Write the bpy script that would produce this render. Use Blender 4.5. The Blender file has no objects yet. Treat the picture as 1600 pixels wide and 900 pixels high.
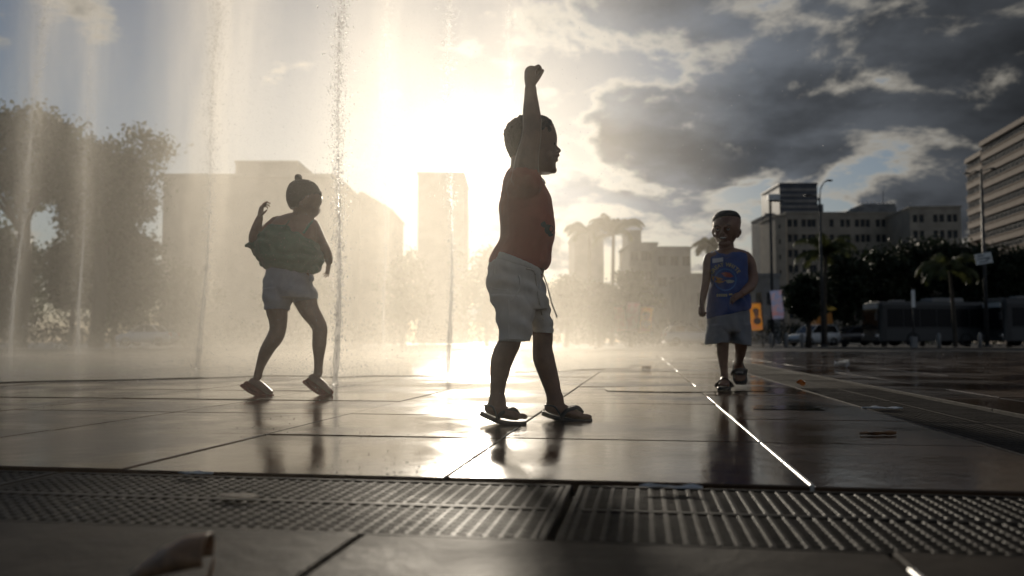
import bpy, bmesh, math, random
import numpy as np
from mathutils import Vector, Matrix, noise
from mathutils.bvhtree import BVHTree

SC = bpy.context.scene
COL = SC.collection
R = math.radians
rnd = random.Random(7)
rng = np.random.default_rng(11)

# ------------------------------------------------------------------ camera
F = 1320.0            # focal length in pixels of a 1600 wide picture
HC = 0.26             # camera height above the paving
PITCH = math.atan(85.0 / F)
YAW = R(8.8)          # the paving grid is turned this much to the camera's right
cam_d = bpy.data.cameras.new('camera')
cam = bpy.data.objects.new('camera', cam_d)
COL.objects.link(cam)
cam.location = (0, 0, HC)
cam.rotation_euler = (R(90) + PITCH, 0, 0)
cam_d.sensor_width = 36.0
cam_d.lens = 36.0 * F / 1600.0
cam_d.clip_start = 0.02
cam_d.clip_end = 4000
cam_d.dof.use_dof = True
cam_d.dof.focus_distance = 2.8
cam_d.dof.aperture_fstop = 2.8
cam_d.dof.aperture_blades = 7
SC.camera = cam

def P(px, py, Y):
    """the point at forward distance Y seen at photograph pixel (px, py)"""
    cx = (px - 800) / F
    cy = (450 - py) / F
    dy = math.cos(PITCH) - cy * math.sin(PITCH)
    dz = math.sin(PITCH) + cy * math.cos(PITCH)
    s = Y / dy
    return Vector((cx * s, Y, HC + dz * s))

def G(px, py):
    """the point on the ground seen at pixel (px, py)"""
    cx = (px - 800) / F
    cy = (450 - py) / F
    dy = math.cos(PITCH) - cy * math.sin(PITCH)
    dz = math.sin(PITCH) + cy * math.cos(PITCH)
    s = -HC / dz
    return Vector((cx * s, dy * s, 0))

# ------------------------------------------------------------------ render settings
SC.view_settings.view_transform = 'Standard'
SC.view_settings.look = 'None'
SC.view_settings.exposure = 0.0
SC.view_settings.gamma = 1.0
SC.render.engine = 'CYCLES'
cy = SC.cycles
cy.max_bounces = 8
cy.diffuse_bounces = 2
cy.glossy_bounces = 3
cy.transmission_bounces = 4
cy.volume_bounces = 0
cy.transparent_max_bounces = 24
cy.caustics_reflective = False
cy.caustics_refractive = False
cy.sample_clamp_indirect = 4.0
cy.use_denoising = True
cy.denoiser = 'OPENIMAGEDENOISE'
cy.volume_max_steps = 256
cy.use_adaptive_sampling = True
cy.adaptive_threshold = 0.04

# ------------------------------------------------------------------ node expressions
class X:
    """a tiny wrapper so that node maths can be written as Python arithmetic"""
    def __init__(s, nt, sock):
        s.nt = nt; s.s = sock
    def _m(s, op, *a):
        n = s.nt.nodes.new('ShaderNodeMath'); n.operation = op
        for i, v in enumerate((s,) + a):
            if isinstance(v, X): s.nt.links.new(v.s, n.inputs[i])
            else: n.inputs[i].default_value = v
        return X(s.nt, n.outputs[0])
    def __add__(s, o): return s._m('ADD', o)
    __radd__ = __add__
    def __mul__(s, o): return s._m('MULTIPLY', o)
    __rmul__ = __mul__
    def __sub__(s, o): return s._m('SUBTRACT', o)
    def __rsub__(s, o): return (s * -1.0)._m('ADD', o)
    def __truediv__(s, o): return s._m('DIVIDE', o)
    def __rtruediv__(s, o): return (s._m('POWER', -1.0)) * o
    def __pow__(s, o): return s._m('POWER', o)
    def exp(s): return s._m('EXPONENT')
    def sqrt(s): return s._m('SQRT')
    def acos(s): return s._m('ARCCOSINE')
    def max(s, o): return s._m('MAXIMUM', o)
    def min(s, o): return s._m('MINIMUM', o)
    def abs(s): return s._m('ABSOLUTE')
    def atan2(s, o): return s._m('ARCTAN2', o)
    def step(s, a, b, to0=0.0, to1=1.0):
        n = s.nt.nodes.new('ShaderNodeMapRange'); n.interpolation_type = 'SMOOTHSTEP'
        s.nt.links.new(s.s, n.inputs[0])
        n.inputs[1].default_value = a; n.inputs[2].default_value = b
        n.inputs[3].default_value = to0; n.inputs[4].default_value = to1
        return X(s.nt, n.outputs[0])
    def gauss(s, c, w):
        d = (s - c) / w
        return (d * d * -1.0).exp()

def sepxyz(nt, sock):
    n = nt.nodes.new('ShaderNodeSeparateXYZ'); nt.links.new(sock, n.inputs[0])
    return [X(nt, o) for o in n.outputs]
def combxyz(nt, x, y, z):
    n = nt.nodes.new('ShaderNodeCombineXYZ')
    for i, v in enumerate((x, y, z)):
        if isinstance(v, X): nt.links.new(v.s, n.inputs[i])
        else: n.inputs[i].default_value = v
    return n.outputs[0]
def noise_tex(nt, vec, scale, detail=4, rough=0.5, dist=0.0, out=0, dims='3D'):
    n = nt.nodes.new('ShaderNodeTexNoise'); n.noise_dimensions = dims
    if vec is not None: nt.links.new(vec, n.inputs['Vector'])
    n.inputs['Scale'].default_value = scale
    n.inputs['Detail'].default_value = detail
    n.inputs['Roughness'].default_value = rough
    n.inputs['Distortion'].default_value = dist
    return X(nt, n.outputs[out])
def mixcol(nt, fac, a, b, mode='MIX'):
    n = nt.nodes.new('ShaderNodeMix'); n.data_type = 'RGBA'; n.blend_type = mode
    for i, v in ((0, fac), (6, a), (7, b)):
        if isinstance(v, X): nt.links.new(v.s, n.inputs[i])
        elif isinstance(v, bpy.types.NodeSocket): nt.links.new(v, n.inputs[i])
        elif i: n.inputs[i].default_value = (*v, 1.0) if len(v) == 3 else v
        else: n.inputs[i].default_value = v
    return n.outputs[2]
def scalecol(nt, col, k):
    n = nt.nodes.new('ShaderNodeVectorMath'); n.operation = 'SCALE'
    if isinstance(col, bpy.types.NodeSocket): nt.links.new(col, n.inputs[0])
    else: n.inputs[0].default_value = col
    if isinstance(k, X): nt.links.new(k.s, n.inputs['Scale'])
    else: n.inputs['Scale'].default_value = k
    return n.outputs[0]
def addcol(nt, a, b):
    n = nt.nodes.new('ShaderNodeVectorMath'); n.operation = 'ADD'
    nt.links.new(a, n.inputs[0]); nt.links.new(b, n.inputs[1])
    return n.outputs[0]

# ------------------------------------------------------------------ sun and sky
SUN_DIR = (P(742, 243, 1.0) - Vector((0, 0, HC))).normalized()   # towards the sun
SUN_EL = math.asin(SUN_DIR.z)
SUN_AZ = math.atan2(SUN_DIR.x, SUN_DIR.y)
sun_d = bpy.data.lights.new('sun', 'SUN')
sun_d.energy = 2.4
sun_d.angle = R(4.0)   # veiled by thin cloud
sun_d.color = (1.0, 0.89, 0.73)
sun = bpy.data.objects.new('sun', sun_d)
COL.objects.link(sun)
sun.rotation_euler = SUN_DIR.to_track_quat('Z', 'Y').to_euler()
sun.location = SUN_DIR * 300

def build_world():
    w = bpy.data.worlds.new('World'); SC.world = w
    w.use_nodes = True
    nt = w.node_tree; nt.nodes.clear()
    out = nt.nodes.new('ShaderNodeOutputWorld')
    bg = nt.nodes.new('ShaderNodeBackground'); bg.inputs[1].default_value = 0.075
    nt.links.new(bg.outputs[0], out.inputs[0])
    sky = nt.nodes.new('ShaderNodeTexSky'); sky.sky_type = 'NISHITA'
    sky.sun_disc = False
    sky.sun_elevation = SUN_EL; sky.sun_rotation = SUN_AZ
    sky.altitude = 800; sky.air_density = 1.0; sky.dust_density = 1.0; sky.ozone_density = 2.0
    tc = nt.nodes.new('ShaderNodeTexCoord')
    d = tc.outputs['Generated']
    x, y, z = sepxyz(nt, d)
    zc = z.max(0.0)
    # angle to the sun in degrees
    dt = nt.nodes.new('ShaderNodeVectorMath'); dt.operation = 'DOT_PRODUCT'
    nt.links.new(d, dt.inputs[0]); dt.inputs[1].default_value = SUN_DIR
    th = X(nt, dt.outputs['Value']).min(0.99999).max(-0.99999).acos() * 57.2958
    az = x.atan2(y) * 57.2958                        # degrees to the right of +Y
    # cloud deck seen in perspective
    k = 1.0 / (zc + 0.30)
    u = x * k; v = y * k
    pv = combxyz(nt, u, v, 0.0)
    n1 = noise_tex(nt, combxyz(nt, u * 1.0 + 16.435, v * 1.0 + 49.16, 0.4), 3.0, 9, 0.58, 0.35)
    n2 = noise_tex(nt, combxyz(nt, u + 9.3, v + 4.4, 2.0), 8.0, 7, 0.62, 0.2)
    dens = (n1 * 0.76 + n2 * 0.24 - 0.5) * 1.5 + 0.5
    # more cloud to the right of the sun, a clear stretch to its left
    cover = az.step(-16, 8, -0.17, 0.02) + az.step(15, 31, 0.0, 0.12)
    cover = cover + (az.abs()).step(60, 120, 0.0, 0.05)
    band = z.step(0.17, 0.36) * az.step(-3, 7) * 0.085
    th_d = dens + cover + band - 0.485
    mask = th_d.step(-0.05, 0.05) * z.step(-0.02, 0.02)
    thick = th_d.step(-0.01, 0.13)
    glow1 = (th * -0.115).exp()
    glow2 = (th * -0.05).exp()
    # thin edges pass the sunlight, thick hearts stay slate grey
    edge_b = glow2 * 9.0 + glow1 * 6.0 + 2.0
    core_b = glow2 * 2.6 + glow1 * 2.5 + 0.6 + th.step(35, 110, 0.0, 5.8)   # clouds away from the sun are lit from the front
    edge = scalecol(nt, (1.0, 0.93, 0.80), edge_b)
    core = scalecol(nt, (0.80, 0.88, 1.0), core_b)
    n3 = noise_tex(nt, combxyz(nt, u, v, 7.0), 3.0, 6, 0.55)
    dark = az.step(14, 34, 1.0, 0.42)
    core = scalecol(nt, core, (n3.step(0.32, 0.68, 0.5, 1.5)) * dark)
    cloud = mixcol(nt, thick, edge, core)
    blue = scalecol(nt, sky.outputs[0], 0.54)
    pale = scalecol(nt, (1.0, 0.97, 0.91), glow2 * 5.0 + glow1 * 3.0 + 1.6)
    blue = mixcol(nt, (zc * -9.0).exp() * 0.7, blue, pale)      # low haze over the city
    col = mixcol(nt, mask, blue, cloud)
    # bright veil round the sun
    halo = (th * th * -0.20).exp() * 40.0 + (th * -0.45).exp() * 4.0 + (th * -0.09).exp() * 0.4
    col = addcol(nt, col, scalecol(nt, (1.0, 0.93, 0.80), halo))
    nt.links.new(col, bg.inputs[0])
    w.cycles.sampling_method = 'MANUAL'
    w.cycles.sample_map_resolution = 1024
build_world()

# ------------------------------------------------------------------ object helpers
def link(name, me, mat=None, parent=None):
    o = bpy.data.objects.new(name, me)
    COL.objects.link(o)
    if parent is not None: o.parent = parent
    if mat is not None:
        me.materials.clear(); me.materials.append(mat)
    return o
def tag(o, label=None, cat=None, group=None, kind=None):
    if label: o['label'] = label
    if cat: o['category'] = cat
    if group: o['group'] = group
    if kind: o['kind'] = kind
    return o
def empty(name, loc=(0, 0, 0), rz=0.0):
    o = bpy.data.objects.new(name, None)
    COL.objects.link(o)
    o.location = loc; o.rotation_euler = (0, 0, rz)
    o.empty_display_size = 0.1
    return o
def copy_tree(o, parent=None):
    c = o.copy(); COL.objects.link(c)
    c.parent = parent
    for ch in list(o.children): copy_tree(ch, c)
    return c

class MB:
    """collects boxes, bars, tubes and prisms and links them as one mesh"""
    def __init__(s): s.v = []; s.f = []
    def add(s, vs, fs):
        b = len(s.v); s.v += [tuple(p) for p in vs]; s.f += [tuple(i + b for i in f) for f in fs]
        return s
    def box(s, x0, x1, y0, y1, z0, z1, M=None):
        vs = [Vector(p) for p in ((x0,y0,z0),(x1,y0,z0),(x1,y1,z0),(x0,y1,z0),(x0,y0,z1),(x1,y0,z1),(x1,y1,z1),(x0,y1,z1))]
        if M is not None: vs = [M @ p for p in vs]
        return s.add(vs, [(0,3,2,1),(4,5,6,7),(0,1,5,4),(1,2,6,5),(2,3,7,6),(3,0,4,7)])
    def slab(s, x0, x1, y0, y1, z0, z1, b):
        """a box whose top edges are bevelled by b"""
        vs = [(x0,y0,z0),(x1,y0,z0),(x1,y1,z0),(x0,y1,z0),
              (x0,y0,z1-b),(x1,y0,z1-b),(x1,y1,z1-b),(x0,y1,z1-b),
              (x0+b,y0+b,z1),(x1-b,y0+b,z1),(x1-b,y1-b,z1),(x0+b,y1-b,z1)]
        fs = [(0,3,2,1),(8,9,10,11)]
        for i in range(4):
            j = (i + 1) % 4
            fs += [(i,j,4+j,4+i),(4+i,4+j,8+j,8+i)]
        return s.add(vs, fs)
    def tube(s, pts, rad, n=10, cap=True):
        pts = [Vector(p) for p in pts]
        if not isinstance(rad, (list, tuple)): rad = [rad] * len(pts)
        rings = tube_rings(pts, [(r, r) for r in rad], n)
        s.loft(rings, cap)
        return s
    def loft(s, rings, cap=True):
        n = len(rings[0]); vs = [p for r in rings for p in r]; fs = []
        for i in range(len(rings) - 1):
            for j in range(n):
                k = (j + 1) % n
                fs.append((i*n+j, i*n+k, (i+1)*n+k, (i+1)*n+j))
        if cap:
            fs.append(tuple(reversed(range(n))))
            fs.append(tuple((len(rings)-1)*n + j for j in range(n)))
        return s.add(vs, fs)
    def prism(s, poly, y0, y1, M=None):
        """a polygon given in x, z pushed along y"""
        n = len(poly)
        vs = [Vector((p[0], y0, p[1])) for p in poly] + [Vector((p[0], y1, p[1])) for p in poly]
        if M is not None: vs = [M @ p for p in vs]
        fs = [tuple(range(n)), tuple(reversed(range(n, 2*n)))]
        for i in range(n):
            j = (i + 1) % n
            fs.append((i, n+i, n+j, j))
        return s.add(vs, fs)
    def mesh(s, name, smooth=False):
        me = bpy.data.meshes.new(name)
        me.from_pydata([tuple(p) for p in s.v], [], s.f)
        me.validate(); me.update()
        bm = bmesh.new(); bm.from_mesh(me)
        bmesh.ops.recalc_face_normals(bm, faces=bm.faces); bm.to_mesh(me); bm.free()
        if smooth:
            for p in me.polygons: p.use_smooth = True
        return me
    def build(s, name, mat, parent=None, smooth=False):
        return link(name, s.mesh(name, smooth), mat, parent)

def tube_rings(pts, radii, n=14, side=None):
    """rings round a polyline; radii are (across, along side) pairs; side is a fixed direction"""
    rings = []
    prev = None
    for i, p in enumerate(pts):
        t = (pts[min(i+1, len(pts)-1)] - pts[max(i-1, 0)]).normalized()
        if side is not None:
            b = (side - t * side.dot(t)).normalized(); a = b.cross(t).normalized()
        else:
            if prev is None:
                prev = Vector((0, 1, 0)) if abs(t.y) < 0.9 else Vector((1, 0, 0))
            b = (prev - t * prev.dot(t)).normalized(); a = b.cross(t).normalized(); prev = b
        ra, rb = radii[i]
        rings.append([p + a * (ra * math.cos(2*math.pi*k/n)) + b * (rb * math.sin(2*math.pi*k/n)) for k in range(n)])
    return rings

# ------------------------------------------------------------------ materials
def mat_new(name):
    m = bpy.data.materials.new(name); m.use_nodes = True
    nt = m.node_tree
    return m, nt, nt.nodes['Principled BSDF']
def bump(nt, b, height, strength=0.3, dist=0.01):
    n = nt.nodes.new('ShaderNodeBump')
    nt.links.new(height.s, n.inputs['Height'])
    n.inputs['Strength'].default_value = strength; n.inputs['Distance'].default_value = dist
    nt.links.new(n.outputs[0], b.inputs['Normal'])
    return n
def objco(nt):
    return nt.nodes.new('ShaderNodeTexCoord').outputs['Object']
def geopos(nt):
    return nt.nodes.new('ShaderNodeNewGeometry').outputs['Position']
_mats = {}
def M(name, col, rough=0.6, metal=0.0, vary=0.25, scale=6.0, bumps=0.0, sub=0.0, spec=0.5, emit=None, trans=0.0):
    if name in _mats: return _mats[name]
    m, nt, b = mat_new(name)
    n = noise_tex(nt, objco(nt), scale, 5, 0.6)
    lo = tuple(c * (1 - vary) for c in col); hi = tuple(min(1, c * (1 + vary)) for c in col)
    nt.links.new(mixcol(nt, n.step(0.3, 0.7), lo, hi), b.inputs['Base Color'])
    b.inputs['Roughness'].default_value = rough
    b.inputs['Metallic'].default_value = metal
    b.inputs['Specular IOR Level'].default_value = spec
    if sub:
        b.inputs['Subsurface Weight'].default_value = sub
        b.inputs['Subsurface Radius'].default_value = (0.012, 0.004, 0.002)
    if trans: b.inputs['Transmission Weight'].default_value = trans
    if bumps:
        n2 = noise_tex(nt, objco(nt), scale * 6, 4, 0.6)
        bump(nt, b, n2, bumps, 0.01)
    _mats[name] = m
    return m
# ================================================================== GROUND
TILE = 0.68; U0 = 0.30; V0 = 1.61
TR = Matrix.Rotation(-YAW, 4, 'Z')       # paving grid (u, v) -> world (x, y)
def UV(u, v, z=0.0): return TR @ Vector((u, v, z))

def wet_stone(name, col, r0, r1, wave, spec=0.5):
    m, nt, b = mat_new(name)
    pos = geopos(nt)
    n = noise_tex(nt, pos, 1.1, 5, 0.6)
    fine = noise_tex(nt, pos, 160.0, 3, 0.7)
    blot = noise_tex(nt, pos, 7.0, 6, 0.65)
    c = mixcol(nt, blot.step(0.3, 0.7), tuple(k * 0.7 for k in col), tuple(k * 1.3 for k in col))
    c = mixcol(nt, fine.step(0.45, 0.75, 0.0, 0.35), c, tuple(k * 2.0 for k in col))
    info = nt.nodes.new('ShaderNodeObjectInfo')
    c = scalecol(nt, c, X(nt, info.outputs['Random']) * 0.6 + 0.7)
    nt.links.new(c, b.inputs['Base Color'])
    rr = n.step(0.38, 0.62, r0, r1) + fine * 0.05
    nt.links.new(rr.s, b.inputs['Roughness'])
    b.inputs['Specular IOR Level'].default_value = spec
    b.inputs['IOR'].default_value = 1.45
    w1 = noise_tex(nt, pos, 18.0, 3, 0.5)
    h = w1 * 1.0 + fine * 0.22 + noise_tex(nt, pos, 60.0, 2, 0.5) * 0.35
    bump(nt, b, h, wave, 0.01)
    return m
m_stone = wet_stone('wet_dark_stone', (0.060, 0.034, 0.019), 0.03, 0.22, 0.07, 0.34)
m_stone_near = wet_stone('near_dark_stone', (0.034, 0.025, 0.018), 0.50, 0.70, 0.25, 0.09)  # lens vignette put into the near tiles as a darker stone colour
m_bed = M('joint_bedding', (0.025, 0.022, 0.020), 0.75, scale=30)
m_asphalt = wet_stone('damp_asphalt', (0.045, 0.042, 0.040), 0.35, 0.6, 0.25)

# bedding under the joints, then the plaza far beyond
g = MB(); g.add([(-900, -40, -0.16), (900, -40, -0.16), (900, 1500, -0.16), (-900, 1500, -0.16)], [(0, 1, 2, 3)])
tag(g.build('ground', m_asphalt), kind='structure')
FAR_V = 15.05
def quad_uv(mb, u0, u1, v0, v1, z): mb.add([UV(u0, v0, z), UV(u1, v0, z), UV(u1, v1, z), UV(u0, v1, z)], [(0, 1, 2, 3)])
plaza = empty('plaza_paving'); tag(plaza, kind='structure')
GRW = 0.48                      # both drains are this wide
GV0, GV1 = V0 - GRW, V0         # near drain, across the view
GU0, GU1 = 0.86, 0.86 + GRW     # side drain, along the view
mb = MB()
quad_uv(mb, -30, 30, V0, FAR_V + .4, -0.022)
quad_uv(mb, -4, 4, -1.2, GV0, -0.022)
mb.build('joint_bed', m_bed, plaza)
mb = MB(); quad_uv(mb, -40, 40, FAR_V, 26.0, -0.003)
mb.build('outer_paving', m_stone, plaza)

tile_meshes = {}
def tile_mesh(du, dv, mat):
    key = (round(du, 3), round(dv, 3), mat.name)
    if key not in tile_meshes:
        q = MB(); g_ = 0.0035
        q.slab(-du/2 + g_, du/2 - g_, -dv/2 + g_, dv/2 - g_, -0.03, 0.0, 0.0025)
        me = q.mesh('tile'); me.materials.append(mat); tile_meshes[key] = me
    return tile_meshes[key]
far_tiles = MB()
def lay(u0, u1, v0, v1, mat, single):
    if u1 - u0 < 0.03 or v1 - v0 < 0.03: return
    c = UV((u0+u1)/2, (v0+v1)/2, rnd.uniform(-0.0015, 0.0015))
    if single:
        o = bpy.data.objects.new('tile', tile_mesh(u1-u0, v1-v0, mat)); COL.objects.link(o)
        o.parent = plaza; o.location = c
        o.rotation_euler = (rnd.uniform(-1, 1) * 0.0016, rnd.uniform(-1, 1) * 0.0016, -YAW)
    else:
        q = MB(); q.slab(u0 + .0035, u1 - .0035, v0 + .0035, v1 - .0035, -0.03, 0.0, 0.0025)
        far_tiles.add([TR @ Vector((p[0], p[1], p[2] + c.z)) for p in q.v], q.f)
ks = range(-26, 27)
for j in range(-2, 20):
    v0 = V0 + j * TILE if j >= 0 else GV0 + (j + 1) * TILE - TILE
    v1 = v0 + TILE
    for i in ks:
        u0 = U0 + i * TILE; u1 = u0 + TILE
        c = UV((u0+u1)/2, (v0+v1)/2)
        if abs(c.x) > 0.75 * max(c.y, 0.4) + 1.0: continue
        single = (j < 7) 
        near = j < 0
        if near and (j < -1 or c.y < 0.0): 
            if j < -2: continue
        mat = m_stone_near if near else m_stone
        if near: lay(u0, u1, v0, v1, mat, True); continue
        # the side drain cuts the grid
        if u1 <= GU0 or u0 >= GU1: lay(u0, u1, v0, v1, mat, single)
        else:
            lay(u0, GU0, v0, v1, mat, single); lay(GU1, u1, v0, v1, mat, single)
ft = far_tiles.build('tile', m_stone, plaza); tag(ft, kind='stuff')

# ---------------------------------------------------------------- test mist and figures placeholder
# ------------------------------------------------------------------ drains with their grates
m_grate = wet_stone('dark_resin_grate', (0.026, 0.021, 0.016), 0.42, 0.62, 0.30, 0.08)
m_edge = M('worn_steel_edging', (0.10, 0.09, 0.08), 0.8, 0.0, scale=20, spec=.05)
m_black = M('channel_black', (0.012, 0.011, 0.010), 0.7)
PL = 1.05                       # one panel's length
NB, NR = 46, 9
def grate_frame_mesh(L, W):
    q = MB(); t = 0.012; z0, z1 = -0.03, 0.0
    q.slab(-L/2, L/2, -W/2, -W/2 + t, z0, z1, .002); q.slab(-L/2, L/2, W/2 - t, W/2, z0, z1, .002)
    q.slab(-L/2, -L/2 + t, -W/2 + t, W/2 - t, z0, z1, .002); q.slab(L/2 - t, L/2, -W/2 + t, W/2 - t, z0, z1, .002)
    q.slab(-L/2 + t, L/2 - t, -0.011, 0.011, z0, z1 - .0006, .002)
    return q.mesh('frame')
def grate_bar_mesh(W):
    q = MB(); q.slab(-.0042, .0042, -W/2 + .011, W/2 - .011, -0.026, -0.0012, .0015)
    return q.mesh('bar')
def grate_cross_mesh(L, W):
    q = MB(); half = W/2 - .012 - .011
    for s in (-1, 1):
        for i in range(1, NR):
            y = s * (.011 + half * i / NR)
            q.slab(-L/2 + .011, L/2 - .011, y - .0052, y + .0052, -0.022, -0.0015, .001)
    return q.mesh('crossbars')
GW = GRW - 0.034
me_fr, me_bar, me_cr = grate_frame_mesh(PL - .012, GW), grate_bar_mesh(GW), grate_cross_mesh(PL - .012, GW)
for me in (me_fr, me_bar, me_cr): me.materials.append(m_grate)
m_grate_dry = wet_stone('dry_dirty_grate', (0.045, 0.038, 0.032), 0.70, 0.9, 0.5, 0.05)
dry = []
for me in (me_fr, me_bar, me_cr):
    d_ = me.copy(); d_.name = me.name; d_.materials.clear(); d_.materials.append(m_grate_dry); dry.append(d_)
def grate(u, v, along_v, label, bars=True):
    fr_, ba_, cr_ = dry if along_v else (me_fr, me_bar, me_cr)
    rz = -YAW + (R(90) if along_v else 0)
    c = UV(u, v, -0.004)
    t = empty('drain_grate', c, rz)
    t.rotation_euler[0] = rnd.uniform(-1, 1) * .002
    tag(t, label, 'grate', 'drain grates')
    link('frame', fr_, None, t)
    o = link('crossbars', cr_, None, t); tag(o, kind='stuff')
    if bars:
        for i in range(NB):
            b = bpy.data.objects.new('bar', ba_); COL.objects.link(b); b.parent = t
            b.location.x = -PL/2 + .014 + (PL - .028) * (i + .5) / NB
    return t
gvc = (GV0 + GV1) / 2 - 0.004
grate(-1.177 - PL/2, gvc, False, 'leftmost drain grate panel at the near left edge of the paving')
grate(-0.126 - PL/2, gvc, False, 'near drain grate panel left of the seam, with litter on it')
grate(-0.126 + PL/2, gvc, False, 'near drain grate panel right of the seam, with wet twig on it')
lab = ['side drain grate panel nearest the camera at the right edge', 'side drain grate panel second from the camera', 'side drain grate panel third from the camera, beside orange leaf']
for i in range(3): grate((GU0 + GU1)/2, 1.95 + PL * (i + .5), True, lab[i])
FARG = ('just beyond the orange leaf', 'level with the smiling boy', 'just behind the smiling boy', 'level with the white paper scrap', 'beyond the white paper scrap', 'last but one before the drain ends', 'farthest of all at the end of the drain')
for i in range(3, 10):
    grate((GU0 + GU1)/2, 1.95 + PL * (i + .5), True, 'far side drain grate panel, %s' % FARG[i - 3], bars=False)
# remaining far panels keep their long bars joined
q = MB()
for i in range(3, 10):
    for k in range(NB):
        v = 1.95 + PL * i + .014 + (PL - .028) * (k + .5) / NB
        q.add([TR @ Vector(p) for p in ((GU0+.02, v-.0036, -.006), (GU1-.02, v-.0036, -.006), (GU1-.02, v+.0036, -.006), (GU0+.02, v+.0036, -.006))], [(0, 1, 2, 3)])
tag(q.build('grate_bars', m_grate_dry, plaza), kind='stuff')
def edging(u0, u1, v0, v1):
    q = MB(); q.slab(u0, u1, v0, v1, -0.03, 0.0035, .002)
    q.v = [tuple(TR @ Vector(p)) for p in q.v]
    q.build('drain_edging', m_edge, plaza)
n = 0
v = 1.95
while v < 14.5:
    L = 1.6
    edging(GU0 - .003, GU0 + .003, v + .004, v + L - .004)
    edging(GU1 - .003, GU1 + .003, v + .004, v + L - .004)
    v += L
# pale sealing strip left standing in the joint right of the middle
m_strip = M('pale_joint_sealant', (0.50, 0.47, 0.42), 0.35, scale=40)
for v0, v1 in ((V0 + .004, V0 + .30), (V0 + .31, V0 + .66), (V0 + .69, V0 + 1.35), (V0 + 1.37, V0 + 2.0), (GV0 - .17, GV0 - .09)):
    q = MB(); q.slab(U0 - .0045, U0 + .0045, v0, v1, -.02, .003, .0015)
    q.v = [tuple(TR @ Vector(p)) for p in q.v]
    q.build('joint_strip', m_strip, plaza)

# ------------------------------------------------------------------ water lying on the plaza
def water_mat(name, amp, scale, rough=0.03):
    m, nt, b = mat_new(name)
    pos = geopos(nt)
    b.inputs['Base Color'].default_value = (0.03, 0.026, 0.022, 1)
    b.inputs['Roughness'].default_value = rough
    b.inputs['IOR'].default_value = 1.33
    h = noise_tex(nt, pos, scale, 5, 0.62, 0.6) + noise_tex(nt, pos, scale * 4.5, 3, 0.6) * 0.35
    bump(nt, b, h, amp, 0.02)
    return m
def puddle(name, pts, mat, z=0.003, wob=0.06):
    """an irregular sheet of water; pts are world (x, y) round its edge"""
    n = len(pts); ring = []
    for i in range(n):
        a = Vector((*pts[i], 0)); b = Vector((*pts[(i+1) % n], 0))
        steps = max(2, int((b - a).length / 0.12))
        for k in range(steps):
            p = a.lerp(b, k / steps)
            w = Vector((noise.noise(p * 2.3), noise.noise(p * 2.3 + Vector((9, 0, 0))), 0)) * wob
            ring.append(p + w)
    bm = bmesh.new()
    vs = [bm.verts.new((p.x, p.y, z)) for p in ring]
    f = bm.faces.new(vs); bmesh.ops.triangulate(bm, faces=[f])
    bmesh.ops.recalc_face_normals(bm, faces=bm.faces)
    me = bpy.data.meshes.new(name); bm.to_mesh(me); bm.free()
    for p in me.polygons:
        if p.normal.z < 0: p.flip()
    return tag(link(name, me, mat), kind='structure')
m_calm = water_mat('still_water', 0.09, 7.0, 0.03)
m_splash = water_mat('churned_water', 0.75, 5.0, 0.08)
def gxy(px, py): p = G(px, py); return (p.x, p.y)
puddle('puddle', [gxy(950, 611), gxy(1085, 613), gxy(1205, 612), gxy(1200, 605), gxy(1060, 604), gxy(945, 606)], m_calm, wob=.05)
puddle('puddle', [gxy(1180, 640), gxy(1290, 643), gxy(1260, 634), gxy(1180, 635)], m_calm, wob=.03)
puddle('fountain_water', [(-12.5, 5.6), (-3.4, 5.5), (-1.9, 6.3), (-.6, 6.6), (0.6, 7.6), (1.5, 9.5), (1.2, 14.5), (-13, 15.5)], m_splash, z=.006, wob=.35)

# ------------------------------------------------------------------ small litter
def crumpled(name, label, cat, px, py, size, mat, h=0.25, seed=0, rz=0.0, curl=0.0, asp=0.55):
    """a small sheet, crumpled or curled, lying on the ground"""
    p = G(px, py); n = 12
    vs = []; fs = []
    for j in range(n + 1):
        for i in range(n + 1):
            a = i / n * 2 - 1; b = j / n * 2 - 1
            w = (1 - abs(a) ** 2.2 * 0.75)
            x = a * size; y = b * size * asp * w
            z = noise.noise(Vector((a * 2.1 + seed, b * 2.1, seed * 1.7))) * size * h + abs(b) ** 2 * curl * size
            vs.append((x, y, z))
    zmin = min(v[2] for v in vs)
    vs = [(v[0], v[1], v[2] - zmin + .001) for v in vs]
    for j in range(n):
        for i in range(n):
            a = j*(n+1) + i; fs.append((a, a+1, a+n+2, a+n+1))
    me = bpy.data.meshes.new(name); me.from_pydata(vs, [], fs)
    for q_ in me.polygons: q_.use_smooth = True
    o = link(name, me, mat); o.location = (p.x, p.y, 0.0015); o.rotation_euler = (0, 0, rz)
    md = o.modifiers.new('thickness', 'SOLIDIFY'); md.thickness = 0.0012
    return tag(o, label, cat)
def leaf_mat(name, col, tr=0.4):
    m, nt, b = mat_new(name)
    c = noise_tex(nt, objco(nt), 30, 4, .6)
    cc = mixcol(nt, c.step(.3, .7), tuple(k*.6 for k in col), tuple(min(1, k*1.4) for k in col))
    nt.links.new(cc, b.inputs['Base Color']); b.inputs['Roughness'].default_value = .45
    t = nt.nodes.new('ShaderNodeBsdfTranslucent'); nt.links.new(cc, t.inputs[0])
    mx = nt.nodes.new('ShaderNodeMixShader'); mx.inputs[0].default_value = tr
    nt.links.new(b.outputs[0], mx.inputs[1]); nt.links.new(t.outputs[0], mx.inputs[2])
    nt.links.new(mx.outputs[0], nt.nodes['Material Output'].inputs[0])
    return m
m_orange = leaf_mat('orange_leaf', (0.45, 0.20, 0.04))
m_brown = leaf_mat('brown_leaf', (0.22, 0.12, 0.06), .15)
m_paper = leaf_mat('wet_paper', (0.75, 0.73, 0.70), .3)
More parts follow.
